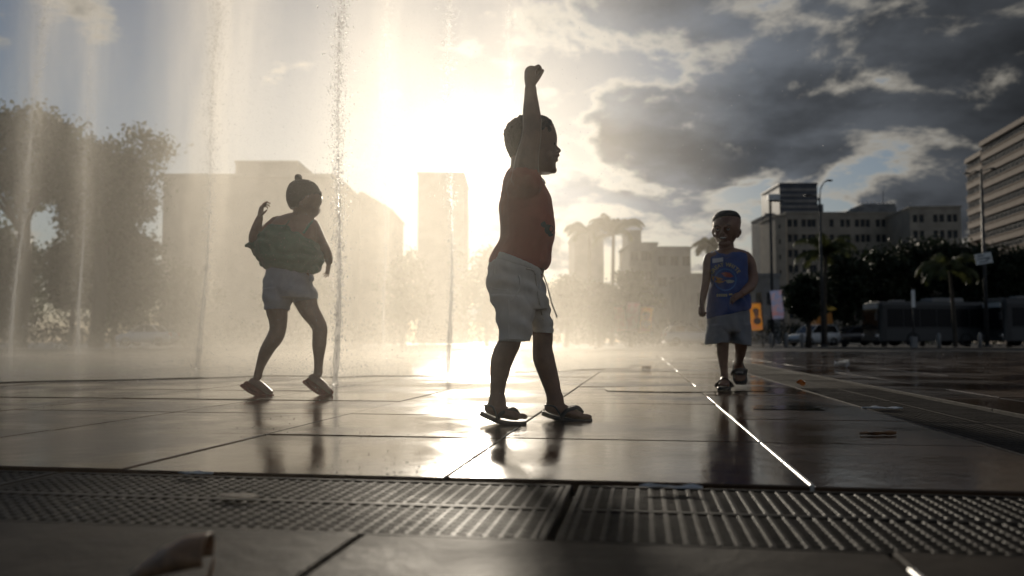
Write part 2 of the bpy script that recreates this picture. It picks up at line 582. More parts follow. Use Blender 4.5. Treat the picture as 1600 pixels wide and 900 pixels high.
m_plast = leaf_mat('clear_plastic', (0.55, 0.58, 0.62), .4)
o = crumpled('fallen_leaf', 'small orange leaf standing on edge beside the side drain', 'leaf', 1250, 607, .032, m_orange, .25, 1, 1.2, .3)
o.rotation_euler = (1.2, .2, .5)
o.location.z = 0.028
crumpled('paper_scrap', 'crumpled white paper scrap on dark wet paving right of the side drain', 'litter', 1316, 575, .085, m_paper, .45, 2, .3, .5)
crumpled('plastic_scrap', 'flat clear plastic scrap lying on the edge of the side drain', 'litter', 1378, 639, .075, m_plast, .08, 3, -.2)
crumpled('fallen_leaf', 'curled brown leaf with stalk on wet tile near the right', 'leaf', 1372, 681, .052, m_brown, .12, 4, .1, .1, .22)
crumpled('plastic_scrap', 'flat pale plastic scrap on the near left drain grate', 'litter', 306, 742, .035, m_plast, .08, 5, -.1, 0, .35)
crumpled('fallen_leaf', 'flat tan leaf lying on the left drain grate', 'leaf', 372, 777, .038, leaf_mat('tan_leaf', (.30, .23, .15), .1), .05, 6, -.3, 0, .45)
crumpled('plastic_scrap', 'thin shiny strip of wet plastic on the right drain grate', 'litter', 1048, 765, .055, m_plast, .1, 7, -.15, 0, .18)
crumpled('fallen_leaf', 'tiny dark leaf on wet paving behind the smiling boy', 'leaf', 1010, 577, .05, m_brown, .2, 8, .4, .4)
# the curled thing out of focus at the bottom left: a dry leaf rolled over on itself
def curled_leaf():
    p = G(297, 912)
    t = empty('curled_leaf', (p.x, p.y, 0), R(8))
    t.scale = (.8, .8, .66)
    tag(t, 'dark brown curled dry leaf at the bottom left corner', 'leaf')
    vs = []; fs = []; n, mm = 22, 14
    for i in range(n + 1):
        s = i / n
        for j in range(mm + 1):
            a = R(-35 + 250 * j / mm)
            r = (.008 + .027 * math.sin(min(1, s * 1.05) * 1.75)) * (1 + .10 * noise.noise(Vector((s * 4, j * .35, 3))))
            vs.append((-.075 + .098 * s, -r * math.cos(a) * 1.1, .018 * s + .006 + r * .8 + r * math.sin(a) * .8))
    for i in range(n):
        for j in range(mm):
            a = i * (mm + 1) + j; fs.append((a, a + 1, a + mm + 2, a + mm + 1))
    me = bpy.data.meshes.new('blade'); me.from_pydata(vs, [], fs)
    for q_ in me.polygons: q_.use_smooth = True
    b = link('blade', me, m_brown, t); b.modifiers.new('thickness', 'SOLIDIFY').thickness = .0016
    q = MB(); q.tube([(.022, -.012, .0), (.028, -.008, .020), (.031, -.004, .042)], [.004, .003, .0012], 8)
    q.build('stalk', m_brown, t, True)
curled_leaf()
# ================================================================== THE CITY BEHIND
m_conc = M('weathered_concrete', (0.36, 0.32, 0.27), .85, scale=.6, vary=.2, bumps=.1)
m_conc2 = M('grey_render', (0.27, 0.26, 0.25), .85, scale=.6, vary=.2)
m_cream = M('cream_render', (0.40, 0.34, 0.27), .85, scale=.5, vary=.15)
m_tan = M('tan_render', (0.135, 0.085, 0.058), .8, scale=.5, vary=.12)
m_dark = M('dark_cladding', (0.07, 0.08, 0.10), .5, scale=.5)
m_roof = M('roof_felt', (0.10, 0.10, 0.10), .9)
def glass_mat(name, col, rough=.12):
    m, nt, b = mat_new(name)
    b.inputs['Base Color'].default_value = (*col, 1); b.inputs['Roughness'].default_value = rough
    b.inputs['Specular IOR Level'].default_value = .8
    return m
m_glass = glass_mat('window_glass', (0.03, 0.035, 0.04), .3); m_glass.node_tree.nodes['Principled BSDF'].inputs['Specular IOR Level'].default_value = .25
m_frame = M('window_frame_paint', (0.14, 0.135, 0.13), .7)

def building(label, cx, cy, w, d, h, rz, wall, cols=None, rows=None, group=None, cat='building', z0=0.0,
             win=(1.2, 1.4), sill=.9, storey=3.0, band=False, back=None, top_blank=1.0, parapet=.6, roof_things=(), rowmin=0):
    """front face looks along -y of its own frame; windows sit in real recesses between piers and spandrels"""
    t = empty('building', (cx, cy, z0), rz); tag(t, label, cat, group)
    wm = MB(); T = .35
    nst = rows if rows is not None else int((h - top_blank) / storey)
    cols = cols if cols is not None else []
    ztop = h
    # core, behind the recesses
    wm.box(-w/2, w/2, -d/2 + T, d/2, 0, h)
    xs = []
    for c in cols: xs.append((c - win[0]/2, c + win[0]/2))
    zs = []
    for k in range(nst):
        zt = h - top_blank - k * storey
        if zt - win[1] < 1.0: break
        zs.append((zt - win[1], zt))
    zs.sort()
    if not xs or not zs:
        wm.box(-w/2, w/2, -d/2, -d/2 + T - .002, 0, h)
    else:
        zp = 0
        for (a, b_) in zs:
            wm.box(-w/2, w/2, -d/2, -d/2 + T - .002, zp, a)
            xp = -w/2
            for (xa, xb) in xs:
                if xa > xp + .001: wm.box(xp, xa, -d/2 + .004, -d/2 + T - .002, a, b_)
                xp = xb
            if xp < w/2: wm.box(xp, w/2, -d/2 + .004, -d/2 + T - .002, a, b_)
            zp = b_
        wm.box(-w/2, w/2, -d/2, -d/2 + T - .002, zp, h)
    wm.build('wall', wall, t)
    q = MB(); q.box(-w/2 - .15, w/2 + .15, -d/2 - .15, d/2 + .15, h, h + .35); q.build('cornice', wall, t)
    q = MB(); q.box(-w/2 + .3, w/2 - .3, -d/2 + .3, d/2 - .3, h + .35, h + .42); q.build('roof', m_roof, t)
    if xs and zs:
        g_ = MB(); W, H = win
        g_.box(-W/2, W/2, 0, .04, 0, H); me = g_.mesh('window'); me.materials.append(m_glass)
        f_ = MB(); b = .06
        f_.box(-W/2, -W/2 + b, -.05, -.001, 0, H); f_.box(W/2 - b, W/2, -.05, -.001, 0, H)
        f_.box(-W/2 + b, W/2 - b, -.05, -.001, 0, b); f_.box(-W/2 + b, W/2 - b, -.05, -.001, H - b, H)
        f_.box(-b/2, b/2, -.045, -.001, b, H - b)
        mf = f_.mesh('frame'); mf.materials.append(m_frame)
        for r_, (a, b_) in enumerate(zs):
            if r_ < len(zs) - (rowmin or 99): continue
            for (xa, xb) in xs:
                o = bpy.data.objects.new('window', me); COL.objects.link(o); o.parent = t
                o.location = ((xa + xb)/2, -d/2 + T - .06, a)
                o2 = bpy.data.objects.new('frame', mf); COL.objects.link(o2); o2.parent = o
    for (name, x0, x1, y0, y1, hh, mm) in roof_things:
        q = MB(); q.box(x0, x1, y0, y1, h + .42, h + .42 + hh); q.box(x0 - .1, x1 + .1, y0 - .1, y1 + .1, h + .42 + hh, h + .6 + hh); q.build(name, mm, t)
    return t
def px2x(px, D): return (px - 800) / F * D
def hz(py, D): return P(800, py, D).z

# the cream hospital-like block on the right
D = 165.0
x0, x1 = px2x(1232, D), px2x(1442, D); w = x1 - x0; hB = hz(334, D)
def groups(spec, xl, D): return [px2x(p, D) - xl for p in spec]
cxm = (x0 + x1) / 2
cols = [px2x(p, D) - cxm for p in (1237, 1246, 1259, 1268, 1275, 1303, 1320, 1329, 1343, 1352, 1360, 1376, 1385, 1394, 1411, 1420, 1433)]
t = building('long cream office block with rows of small dark windows above the dark trees', cxm, D + 9, w, 18, hB, 0, m_cream, cols, 8, win=(.85, 1.5), top_blank=1.1, storey=3.0)
q = MB(); q.box(px2x(1362, D) - cxm, px2x(1424, D) - cxm, -4, 4, hB + .42, hB + 2.2); q.box(px2x(1372, D)-cxm, px2x(1424, D)-cxm, -3.5, 3.5, hB + 2.2, hB + 2.9); q.build('plant_room', m_conc2, t)
q = MB(); q.tube([(px2x(1417, D) - cxm, 0, hB + 2.8), (px2x(1417, D) - cxm, 0, hB + 6.2)], .07, 6); q.build('mast', m_dark, t)
q = MB()
for k in range(9):
    xx = px2x(1363 + k * 6.5, D) - cxm; q.box(xx - .05, xx + .05, -4, -3.9, hB + 2.9, hB + 3.3)
q.build('railing', m_dark, t)
# its end wing coming forward on the right
xw0, xw1 = px2x(1443, 150), px2x(1521, 150)
building('set-back wing of the cream block stepping up beside the tan tower', (xw0 + xw1)/2, 159, xw1 - xw0, 14, hz(322, 150), R(-6), m_cream,
         [-3.5, -2.4, 0.0, 1.1, 2.4, 3.4], 7, win=(.8, 1.4), top_blank=1.2, storey=2.9)
# sunlit end strip on its left
xs0, xs1 = px2x(1214, 163), px2x(1231, 163)
building('narrow pale end wall of the cream block catching light', (xs0 + xs1)/2, 168, xs1 - xs0, 10, hz(338, 163), 0, m_cream, [-.2], 7, win=(.35, .9), top_blank=1.5)
# dark tower behind
D = 190.0
xa, xb = px2x(1224, D), px2x(1284, D)
t = building('dark blue-grey tower block rising behind the cream office block', (xa+xb)/2, D + 8, xb - xa, 14, hz(287, D), 0, m_dark,
         [], 0)
q = MB()
for k in range(5): q.box(-(xb-xa)/2, (xb-xa)/2, -7.12, -6.99, hz(332, D) - .1 + k * 1.3, hz(332, D) + .5 + k * 1.3)
q.build('louvre_band', m_conc2, t)
xc = px2x(1293, D)
q = MB(); q.box((xb-xa)/2 + .01, xc - (xa+xb)/2, -7, 6, 0, hz(318, D)); q.build('annex', m_dark, t)
D = 185.0
xa, xb = px2x(1198, D), px2x(1223, D)
t = building('slim grey tower with a dark top at the left edge of the right-hand buildings', (xa+xb)/2, D + 6, xb - xa, 9, hz(338, D), 0, m_conc2, [-.9, .4], 9, win=(.5, 1.0), storey=2.8)
q = MB(); q.box(-1.2, 1.2, -4, -2, hz(338, D) + .42, hz(331, D)); q.build('tank', m_dark, t)

# the tan tower on the far right with ribbon windows
m_grey_glass = M('matte_grey_glass', (0.12, 0.125, 0.13), .8, spec=0.0)  # matte window glass, the pale sky reflection put into its grey colour
def tan_tower(label, pa, Da, pb, Db, ytop, nb):
    A = Vector((px2x(pa, Da), Da, 0)); B = Vector((px2x(pb, Db), Db, 0))
    L = (B - A).length; ang = math.atan2((B - A).y, (B - A).x)
    t = empty('building', A, ang); tag(t, label, 'building')
    h = hz(ytop, Da); st = 3.0; dep = 16
    wl, gl, fr = MB(), MB(), MB()
    wl.box(0, L, .6, dep, 0, h)
    z = h - .9; wl.box(-.2, L + .2, -.2, .598, h - .9, h); wl.box(-.05, L + .05, -.05, dep, h + .002, h + .2)
    nwin = int(L / 1.9); pw = L / nwin
    g_ = MB(); g_.box(.06, pw - .06, 0, .05, 0, 1.45); me = g_.mesh('window'); me.materials.append(m_grey_glass)
    mu = MB(); mu.box(-.05, .05, -.06, -.003, 0, 1.45); mu.box(.06, pw - .06, -.04, -.003, .9, .96); mm = mu.mesh('mullion'); mm.materials.append(m_frame)
    k = 0
    zt = h - .9
    while zt > 3:
        zb = zt - 1.5
        wl.box(0, L, .0, .598, zb - (st - 1.5), zb)
        wl.box(-.12, L + .12, -.14, -.002, zb - .22, zb)
        if k < nb:
            for i in range(nwin):
                o = bpy.data.objects.new('window', me); COL.objects.link(o); o.parent = t; o.location = (i * pw, .32, zb + .02)
                o2 = bpy.data.objects.new('mullion', mm); COL.objects.link(o2); o2.parent = o
        zt -= st; k += 1
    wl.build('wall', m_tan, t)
    return t
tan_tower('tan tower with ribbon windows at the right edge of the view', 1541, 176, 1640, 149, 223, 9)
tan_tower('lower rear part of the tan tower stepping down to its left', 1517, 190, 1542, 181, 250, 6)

# hazy silhouettes behind the spray
building('broad hazy block left of the sun behind the dancing girl', px2x(385, 72), 78, px2x(520, 72) - px2x(250, 72), 12, hz(278, 72), 0, m_conc2, [], 0,
         roof_things=[('penthouse', px2x(360, 72) - px2x(385, 72), px2x(458, 72) - px2x(385, 72), -5.5, 2, 1.0, m_conc2)])
t = building('hazy gabled block between the girl and the sun', px2x(566, 95), 101, px2x(608, 95) - px2x(525, 95), 12, hz(330, 95), 0, m_conc, [], 0)
hb = hz(330, 95); ht = hz(298, 95); wl = px2x(608, 95) - px2x(525, 95)
q = MB(); q.prism([(-wl/2, hb + .43), (wl/2, hb + .43), (-wl*.05, ht)], -5.8, 5.8); q.build('gable', m_conc, t)
building('hazy slab tower directly below the sun', px2x(688, 150), 158, px2x(725, 150) - px2x(652, 150), 16, hz(272, 150), 0, m_conc2, [], 0)
building('square hazy tower beside the hazy palms', px2x(922, 130), 138, px2x(945, 130) - px2x(899, 130), 14, hz(364, 130), 0, m_conc2, [], 0,
         roof_things=[('lift_house', -1.2, 1.0, -3, 3, 1.0, m_conc2)])
building('stepped hazy tower with a tall lift block, mid distance', px2x(1008, 125), 132, px2x(1030, 125) - px2x(986, 125), 12, hz(381, 125), 0, m_conc2, [-1.3, .2, 1.4], 4,
         roof_things=[('lift_house', -2.0, 0.0, -4, 3, 1.9, m_conc2)])
building('wide flat-roofed hazy block left of the smiling boy', px2x(1055, 120), 126, px2x(1082, 120) - px2x(1031, 120), 12, hz(389, 120), 0, m_conc2, [-1.7, 0, 1.7], 4)
building('low grey building with small windows behind the smiling boy', px2x(1148, 100), 106, px2x(1218, 100) - px2x(1076, 100), 12, hz(432, 100), 0, m_conc2,
         [-4, -2.9, -.3, 1.7, 2.9, 4.2], 3, win=(.7, 1.5), top_blank=1.9, storey=3.2)

# ------------------------------------------------------------------ trees
m_bark = M('bark', (0.07, 0.055, 0.04), .9, scale=8, bumps=.5)
def foliage(name, col, tr=.3):
    m, nt, b = mat_new(name)
    n = noise_tex(nt, geopos(nt), .9, 3, .6)
    n2 = noise_tex(nt, geopos(nt), 9.0, 2, .6)
    f = n.step(.35, .65) * .6 + n2.step(.3, .7) * .4
    cc = mixcol(nt, f, tuple(k * .55 for k in col), tuple(k * 1.5 for k in col))
    nt.links.new(cc, b.inputs['Base Color']); b.inputs['Roughness'].default_value = .55
    b.inputs['Specular IOR Level'].default_value = .3
    t = nt.nodes.new('ShaderNodeBsdfTranslucent'); nt.links.new(cc, t.inputs[0])
    mx = nt.nodes.new('ShaderNodeMixShader'); mx.inputs[0].default_value = tr
    nt.links.new(b.outputs[0], mx.inputs[1]); nt.links.new(t.outputs[0], mx.inputs[2])
    nt.links.new(mx.outputs[0], nt.nodes['Material Output'].inputs[0])
    return m
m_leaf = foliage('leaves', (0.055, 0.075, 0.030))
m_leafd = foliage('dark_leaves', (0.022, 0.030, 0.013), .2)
m_palm = foliage('palm_leaflets', (0.075, 0.085, 0.030), .35)
LQ = np.array([(-.5, 0, 0), (0, .28, .06), (.55, 0, 0), (0, -.28, .06)])
def leaf_cloud(name, centres, spread, per, size, mat, parent, squash=.7):
    n = len(centres) * per
    c = np.repeat(np.array(centres), per, 0)
    p = c + rng.normal(0, 1, (n, 3)) * np.array([spread, spread, spread * squash]) * .55
    # random frames
    a = rng.normal(0, 1, (n, 3)); a /= np.linalg.norm(a, axis=1)[:, None]
    b = rng.normal(0, 1, (n, 3)); b -= a * (a * b).sum(1)[:, None]; b /= np.linalg.norm(b, axis=1)[:, None]
    cc = np.cross(a, b)
    s = size * (0.6 + rng.random(n) * .8)
    v = p[:, None, :] + s[:, None, None] * (LQ[None, :, 0:1] * a[:, None] + LQ[None, :, 1:2] * b[:, None] + LQ[None, :, 2:3] * cc[:, None])
    v = v.reshape(-1, 3); f = np.arange(n * 4, dtype=np.int32)
    me = bpy.data.meshes.new(name)
    me.vertices.add(len(v)); me.vertices.foreach_set('co', v.ravel())
    me.loops.add(len(f)); me.loops.foreach_set('vertex_index', f)
    me.polygons.add(n); me.polygons.foreach_set('loop_start', np.arange(0, n * 4, 4, dtype=np.int32))
    me.polygons.foreach_set('loop_total', np.full(n, 4, dtype=np.int32))
    me.update(calc_edges=True)
    return link(name, me, mat, parent)
def tree(label, x, y, h, rx, rz_, base, group, mat=None, leaf=.2, clumps=70, per=120, name='broadleaf_tree', seed=1, offs=(), trunk=.18):
    """rx, rz_: crown half sizes; base: height of the crown's centre"""
    rr = random.Random(seed)
    t = empty(name, (x, y, 0)); tag(t, label, 'tree', group)
    cs = []
    while len(cs) < clumps:
        d = Vector((rr.uniform(-1, 1), rr.uniform(-1, 1), rr.uniform(-1, 1)))
        if d.length > 1: continue
        if rr.random() > d.length ** .7 + .1: continue
        bumpy = .80 + .34 * noise.noise(d * 1.7 + Vector((seed * 3.3, 0, 0))) + .12 * noise.noise(d * 4 + Vector((seed, 7, 0)))
        cs.append((d.x * rx * bumpy, d.y * rx * bumpy, base + d.z * rz_ * bumpy))
    cs += list(offs)
    q = MB()
    q.tube([(0, 0, -.1), (trunk * .4, 0, base * .35), (0, trunk * .3, base * .75), (0, 0, base)], [trunk * 1.25, trunk, trunk * .8, trunk * .5], 9)
    for c in cs[::4]:
        st = Vector((0, 0, base * rr.uniform(.55, .85))); e = Vector(c)
        mid = st.lerp(e, .5) + Vector((0, 0, .12 * (e - st).length))
        q.tube([st, mid, e], [trunk * .38, trunk * .22, trunk * .07], 5)
    q.build('trunk', m_bark, t, True)
    leaf_cloud('crown', cs, (rx + rz_) * .5 * .26, per, leaf, mat or m_leaf, t)
    return t
GL = 'trees beyond the fountains on the left'
def tx(px, D): return px2x(px, D)
D = 62
tree('tallest broad dark tree at the left edge behind the leftmost jet', tx(30, D), D, 16, 4.2, 5.0, hz(245, D), GL, leaf=.34, clumps=90, per=170, seed=3, trunk=.5)
tree('large leafy tree beside it with a twig reaching right over the building', tx(152, D - 1), D - 1, 15, 3.5, 4.9, hz(305, D), GL, leaf=.32, clumps=110, per=180, seed=5, trunk=.45,
     offs=[(3.9, .4, hz(242, D)), (4.3, 0, hz(235, D)), (3.5, 0, hz(258, D)), (3.7, .2, hz(285, D)), (3.2, .2, hz(225, D)), (2.6, .2, hz(214, D))])
D = 66
tree('dense low tree under the tall left tree', tx(-10, D), D, 9, 4.2, 4.6, hz(440, D), GL, leaf=.36, clumps=110, per=160, seed=8)
tree('dark shrubby tree between the two tall left trees', tx(112, D), D, 8, 2.2, 3.8, hz(420, D), GL, leaf=.32, clumps=70, per=160, seed=18)
tree('bushy tree filling in under the large leafy tree', tx(178, D), D, 9, 3.8, 4.7, hz(425, D), GL, leaf=.36, clumps=130, per=160, seed=9)
GM = 'hazy trees in the middle distance'
for i, (px, D, yt, rxp, lb) in enumerate(((290, 60, 400, 48, 'hazy round tree left of the girl'), (470, 62, 420, 60, 'hazy spreading tree behind the girl'), (630, 66, 385, 42, 'hazy tree close to the sun, left side'), (760, 70, 372, 50, 'hazy tree right under the sun'),
                                        (885, 60, 420, 40, 'hazy tree just right of the boy with the raised arm'), (985, 62, 418, 40, 'hazy tree under the stepped tower'), (935, 58, 425, 36, 'hazy bushy tree under the palms'))):
    r = rxp / F * D; zt = hz(yt, D); hh = zt - .6
    tree(lb, tx(px, D), D, zt, r, hh * .5, zt - hh * .5, GM, leaf=.3, clumps=60, per=90, seed=20 + i)
GR = 'dark trees behind the buses'
for i, (px, D, yt, rxp, lb) in enumerate(((1262, 58, 425, 34, 'small round dark tree left of the lamp post'), (1318, 70, 384, 52, 'dark tree right of the lamp post'), (1380, 72, 378, 55, 'broad dark tree over the front of the left bus'),
                                        (1440, 74, 362, 62, 'tallest dark tree under the cream block wing'), (1510, 70, 366, 60, 'dark tree left of the road sign'), (1575, 66, 372, 62, 'dark tree right of the road sign'), (1655, 66, 365, 70, 'dark tree cut by the right edge'))):
    r = rxp / F * D; zt = hz(yt, D); b0 = 1.6
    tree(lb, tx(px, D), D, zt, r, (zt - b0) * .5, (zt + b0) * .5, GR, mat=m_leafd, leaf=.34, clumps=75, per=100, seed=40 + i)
# clipped planting that hides the foot of the city
for (pxa, pxb, D, h, lb) in ((-200, 262, 70, 3.2, 'leafy hedge at the foot of the big left trees'), (-200, 640, 58, 1.6, 'low hazy hedge along the far kerb on the left'), (640, 1110, 70, 1.8, 'low hazy hedge along the far kerb in the middle'), (1180, 1900, 78, 2.2, 'dark hedge along the kerb behind the buses')):
    t = empty('hedge', (0, D, 0)); tag(t, lb, 'hedge')
    xa, xb = tx(pxa, D), tx(pxb, D); cs = []
    nn = int((xb - xa) / .8)
    for k in range(nn):
        for l in range(2): cs.append((xa + (xb - xa) * (k + rng.random()) / nn, rng.normal(0, .3), h * (.3 + .4 * l)))
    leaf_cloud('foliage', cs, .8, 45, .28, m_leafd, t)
def palm(label, x, y, h, fl, group, seed=1, n=15, droop=1.0, trunk=.13):
    rr = random.Random(seed)
    t = empty('palm_tree', (x, y, 0)); tag(t, label, 'palm tree', group)
    q = MB(); pts = []; rad = []
    for i in range(13):
        s = i / 12; pts.append((.12 * math.sin(s * 2 + seed), .05 * s, h * s)); rad.append(trunk * (1.3 - .5 * s) * (1 + .06 * (i % 2)))
    q.tube(pts, rad, 9); q.build('trunk', m_bark, t, True)
    top = Vector(pts[-1]); q = MB()
    for k in range(n):
        a = 2 * math.pi * k / n + rr.uniform(-.25, .25); el = rr.uniform(.15, 1.25); L = fl * rr.uniform(.8, 1.1)
        d = Vector((math.cos(a), math.sin(a), 0)); p = top.copy(); last = None; m = 14; spine = []
        for i in range(m + 1):
            s = i / m; e = el - s * s * 2.2 * droop
            spine.append(p.copy()); p = p + (d * math.cos(e) + Vector((0, 0, math.sin(e)))) * (L / m)
        q.tube(spine, [.035 * (1 - .8 * i / m) for i in range(m + 1)], 4)
        side = d.cross(Vector((0, 0, 1)))
        for i in range(1, m * 3):
            s = i / (m * 3); a_ = s * m; i0 = int(a_); f_ = a_ - i0
            c = spine[i0].lerp(spine[min(i0 + 1, m)], f_); tg = (spine[min(i0 + 1, m)] - spine[i0]).normalized()
            ll = fl * .30 * math.sin(math.pi * (.12 + .83 * s)) 
            for sg in (-1, 1):
                tip = c + side * sg * ll * .75 + tg * ll * .45 + Vector((0, 0, -ll * (.45 + .3 * rr.random())))
                w_ = tg * .045
                q.add([c - w_, c + w_, tip], [(0, 1, 2)])
    q.build('crown', m_palm, t)
    return t
GP = 'palm trees on the square'
palm('hazy palm with arching fronds beside the square tower, left one', tx(924, 62), 62, hz(362, 62), 2.6, GP, 3)
palm('hazy palm with arching fronds beside the square tower, right one', tx(958, 60), 60, hz(366, 60), 2.7, GP, 5)
palm('palm with drooping fronds behind the head of the smiling boy', tx(1118, 46), 46, hz(388, 46), 1.5, GP, 8, droop=1.1)
palm('dark palm beside the street lamp in front of the cream block', tx(1291, 54), 54, hz(396, 54), 2.4, GP, 11, droop=1.1)
palm('dark palm standing in front of the left bus', tx(1488, 50), 50, hz(420, 50), 2.3, GP, 14, droop=1.2, trunk=.10)
# ================================================================== STREET THINGS
m_pole = M('dark_painted_steel', (0.05, 0.05, 0.05), .5, .3, scale=3)
m_white = M('white_paint', (0.75, 0.75, 0.73), .45, scale=2, vary=.08)
m_rub = M('tyre_rubber', (0.02, 0.02, 0.02), .8)
m_carglass = glass_mat('car_glass', (0.02, 0.022, 0.025), .05)
m_chrome = M('bright_metal', (.6, .6, .6), .2, 1.0, vary=.05)
def carpaint(name, col, coat=.8):
    m, nt, b = mat_new(name)
    b.inputs['Base Color'].default_value = (*col, 1); b.inputs['Roughness'].default_value = .35
    b.inputs['Coat Weight'].default_value = coat; b.inputs['Coat Roughness'].default_value = .06
    return m
m_red = glass_mat('tail_lamp', (.35, .02, .02), .2)
m_lampg = glass_mat('lamp_glass', (.5, .5, .48), .5)
def wheel(parent, x, y, r, w):
    q = MB(); n = 20; pr = ((r * .62, -w/2), (r * .95, -w/2), (r, -w * .35), (r, w * .35), (r * .95, w/2), (r * .62, w/2))
    q.loft([[Vector((x + a * math.cos(k * 2 * math.pi / n), y + b, r + a * math.sin(k * 2 * math.pi / n))) for k in range(n)] for a, b in pr], False)
    o = q.build('wheel', m_rub, parent, True)
    q = MB(); q.loft([[Vector((x + a * math.cos(k * 2 * math.pi / n), y + b, r + a * math.sin(k * 2 * math.pi / n))) for k in range(n)] for a, b in ((r * .64, -w * .42), (r * .62, -w * .30), (r * .2, -w * .38), (r * .2, w * .38), (r * .62, w * .3), (r * .64, w * .42))], True)
    q.build('rim', m_chrome, o, True)
def car(label, x, y, rz, paint, L=4.2, Hh=1.46, W=1.7, hatch=True, name='parked_car'):
    """side profile lofted across the width with tumblehome; x forward"""
    t = empty(name, (x, y, 0), rz); tag(t, label, 'car', 'cars parked along the far kerb')
    l = L / 2
    bel = .92
    low = [(-l, .45), (-l + .03, .75), (-l + .10, bel), (-l * .3, bel + .03), (l * .42, bel), (l * .86, .78), (l - .02, .62), (l, .42), (l - .08, .25), (-l + .08, .25)]
    q = MB()
    for (sgn) in (1,):
        rings = []
        for yy, ins in ((-W/2, .05), (-W/2 + .04, .0), (-W * .25, -.02), (0, -.03), (W * .25, -.02), (W/2 - .04, 0), (W/2, .05)):
            rings.append([Vector((p[0] * (1 - ins * .5), yy, p[1] - ins * .3)) for p in low])
        q.loft(rings)
    q.build('body', paint, t, True)
    if hatch: cab = [(-l + .12, bel - .02), (-l + .42, Hh - .06), (-l + .7, Hh), (l * .0, Hh), (l * .16, Hh - .06), (l * .52, bel - .02)]
    else: cab = [(-l + .75, bel - .02), (-l + 1.15, Hh - .08), (-l + 1.5, Hh), (l * .02, Hh), (l * .18, Hh - .06), (l * .54, bel - .02)]
    q = MB(); rings = []
    for yy, s in ((-W/2 + .10, .0), (-W/2 + .22, 1), (0, 1.02), (W/2 - .22, 1), (W/2 - .10, 0)):
        cxm_ = sum(p[0] for p in cab) / len(cab)
        rings.append([Vector((p[0] if s else cxm_ + (p[0] - cxm_) * .97, (yy if p[1] > bel + .1 or not s else yy * 1.0), p[1] if s else bel + (p[1] - bel) * .86)) for p in cab])
    q.loft(rings); q.build('windows', m_carglass, t, False)
    # roof and pillars
    q = MB(); q.loft([[Vector((p[0], yy, p[1] + .012)) for p in cab[1:5]] + [Vector((p[0], yy, p[1] - .03)) for p in reversed(cab[1:5])] for yy in (-W/2 + .2, 0, W/2 - .2)])
    for yy in (-W/2 + .15, W/2 - .15):
        for a, b in ((cab[1], cab[0]), (cab[4], cab[5]), ((cab[2][0] * .4 + cab[3][0] * .6, Hh - .03), (cab[2][0] * .4 + cab[3][0] * .6, bel))):
            q.tube([(a[0], yy, a[1]), (b[0], yy * 1.07, b[1])], .035, 6)
    q.build('roof', paint, t)
    for sx in (-1, 1):
        for sy in (-1, 1): wheel(t, sx * L * .30, sy * (W/2 - .09), .30, .2)
    for sy in (-1, 1):
        q = MB(); q.box(l - .12, l + .005, sy * W * .36 - .16, sy * W * .36 + .16, .60, .72); q.build('headlight', m_lampg, t)
        q = MB(); q.box(-l - .01, -l + .08, sy * W * .40 - .1, sy * W * .40 + .1, .68, .88); q.build('tail_light', m_red, t)
    q = MB(); q.box(-l - .03, -l + .1, -W * .42, W * .42, .35, .5); q.box(l - .1, l + .02, -W * .42, W * .42, .32, .46); q.build('bumper', M('grey_plastic', (.08, .08, .08), .6), t)
    return t
pw = carpaint('white_car_paint', (.75, .76, .77)); ps = carpaint('silver_car_paint', (.45, .47, .50)); pk = carpaint('black_car_paint', (.03, .03, .035))
car('pale car parked behind the spray in front of the left trees', tx(232, 55), 55, R(180), pw, 3.5, 1.4, hatch=False)
car('silver car behind the spray just left of the smiling boy', tx(1078, 56), 56, R(0), ps, 3.6, 1.38)
car('white hatchback by the orange kiosk at the foot of the dark trees', tx(1270, 60), 60, R(205), pw, 3.6, 1.5)
car('dark car parked between the kiosk and the left bus', tx(1335, 63), 63, R(190), pk, 4.2, 1.5)

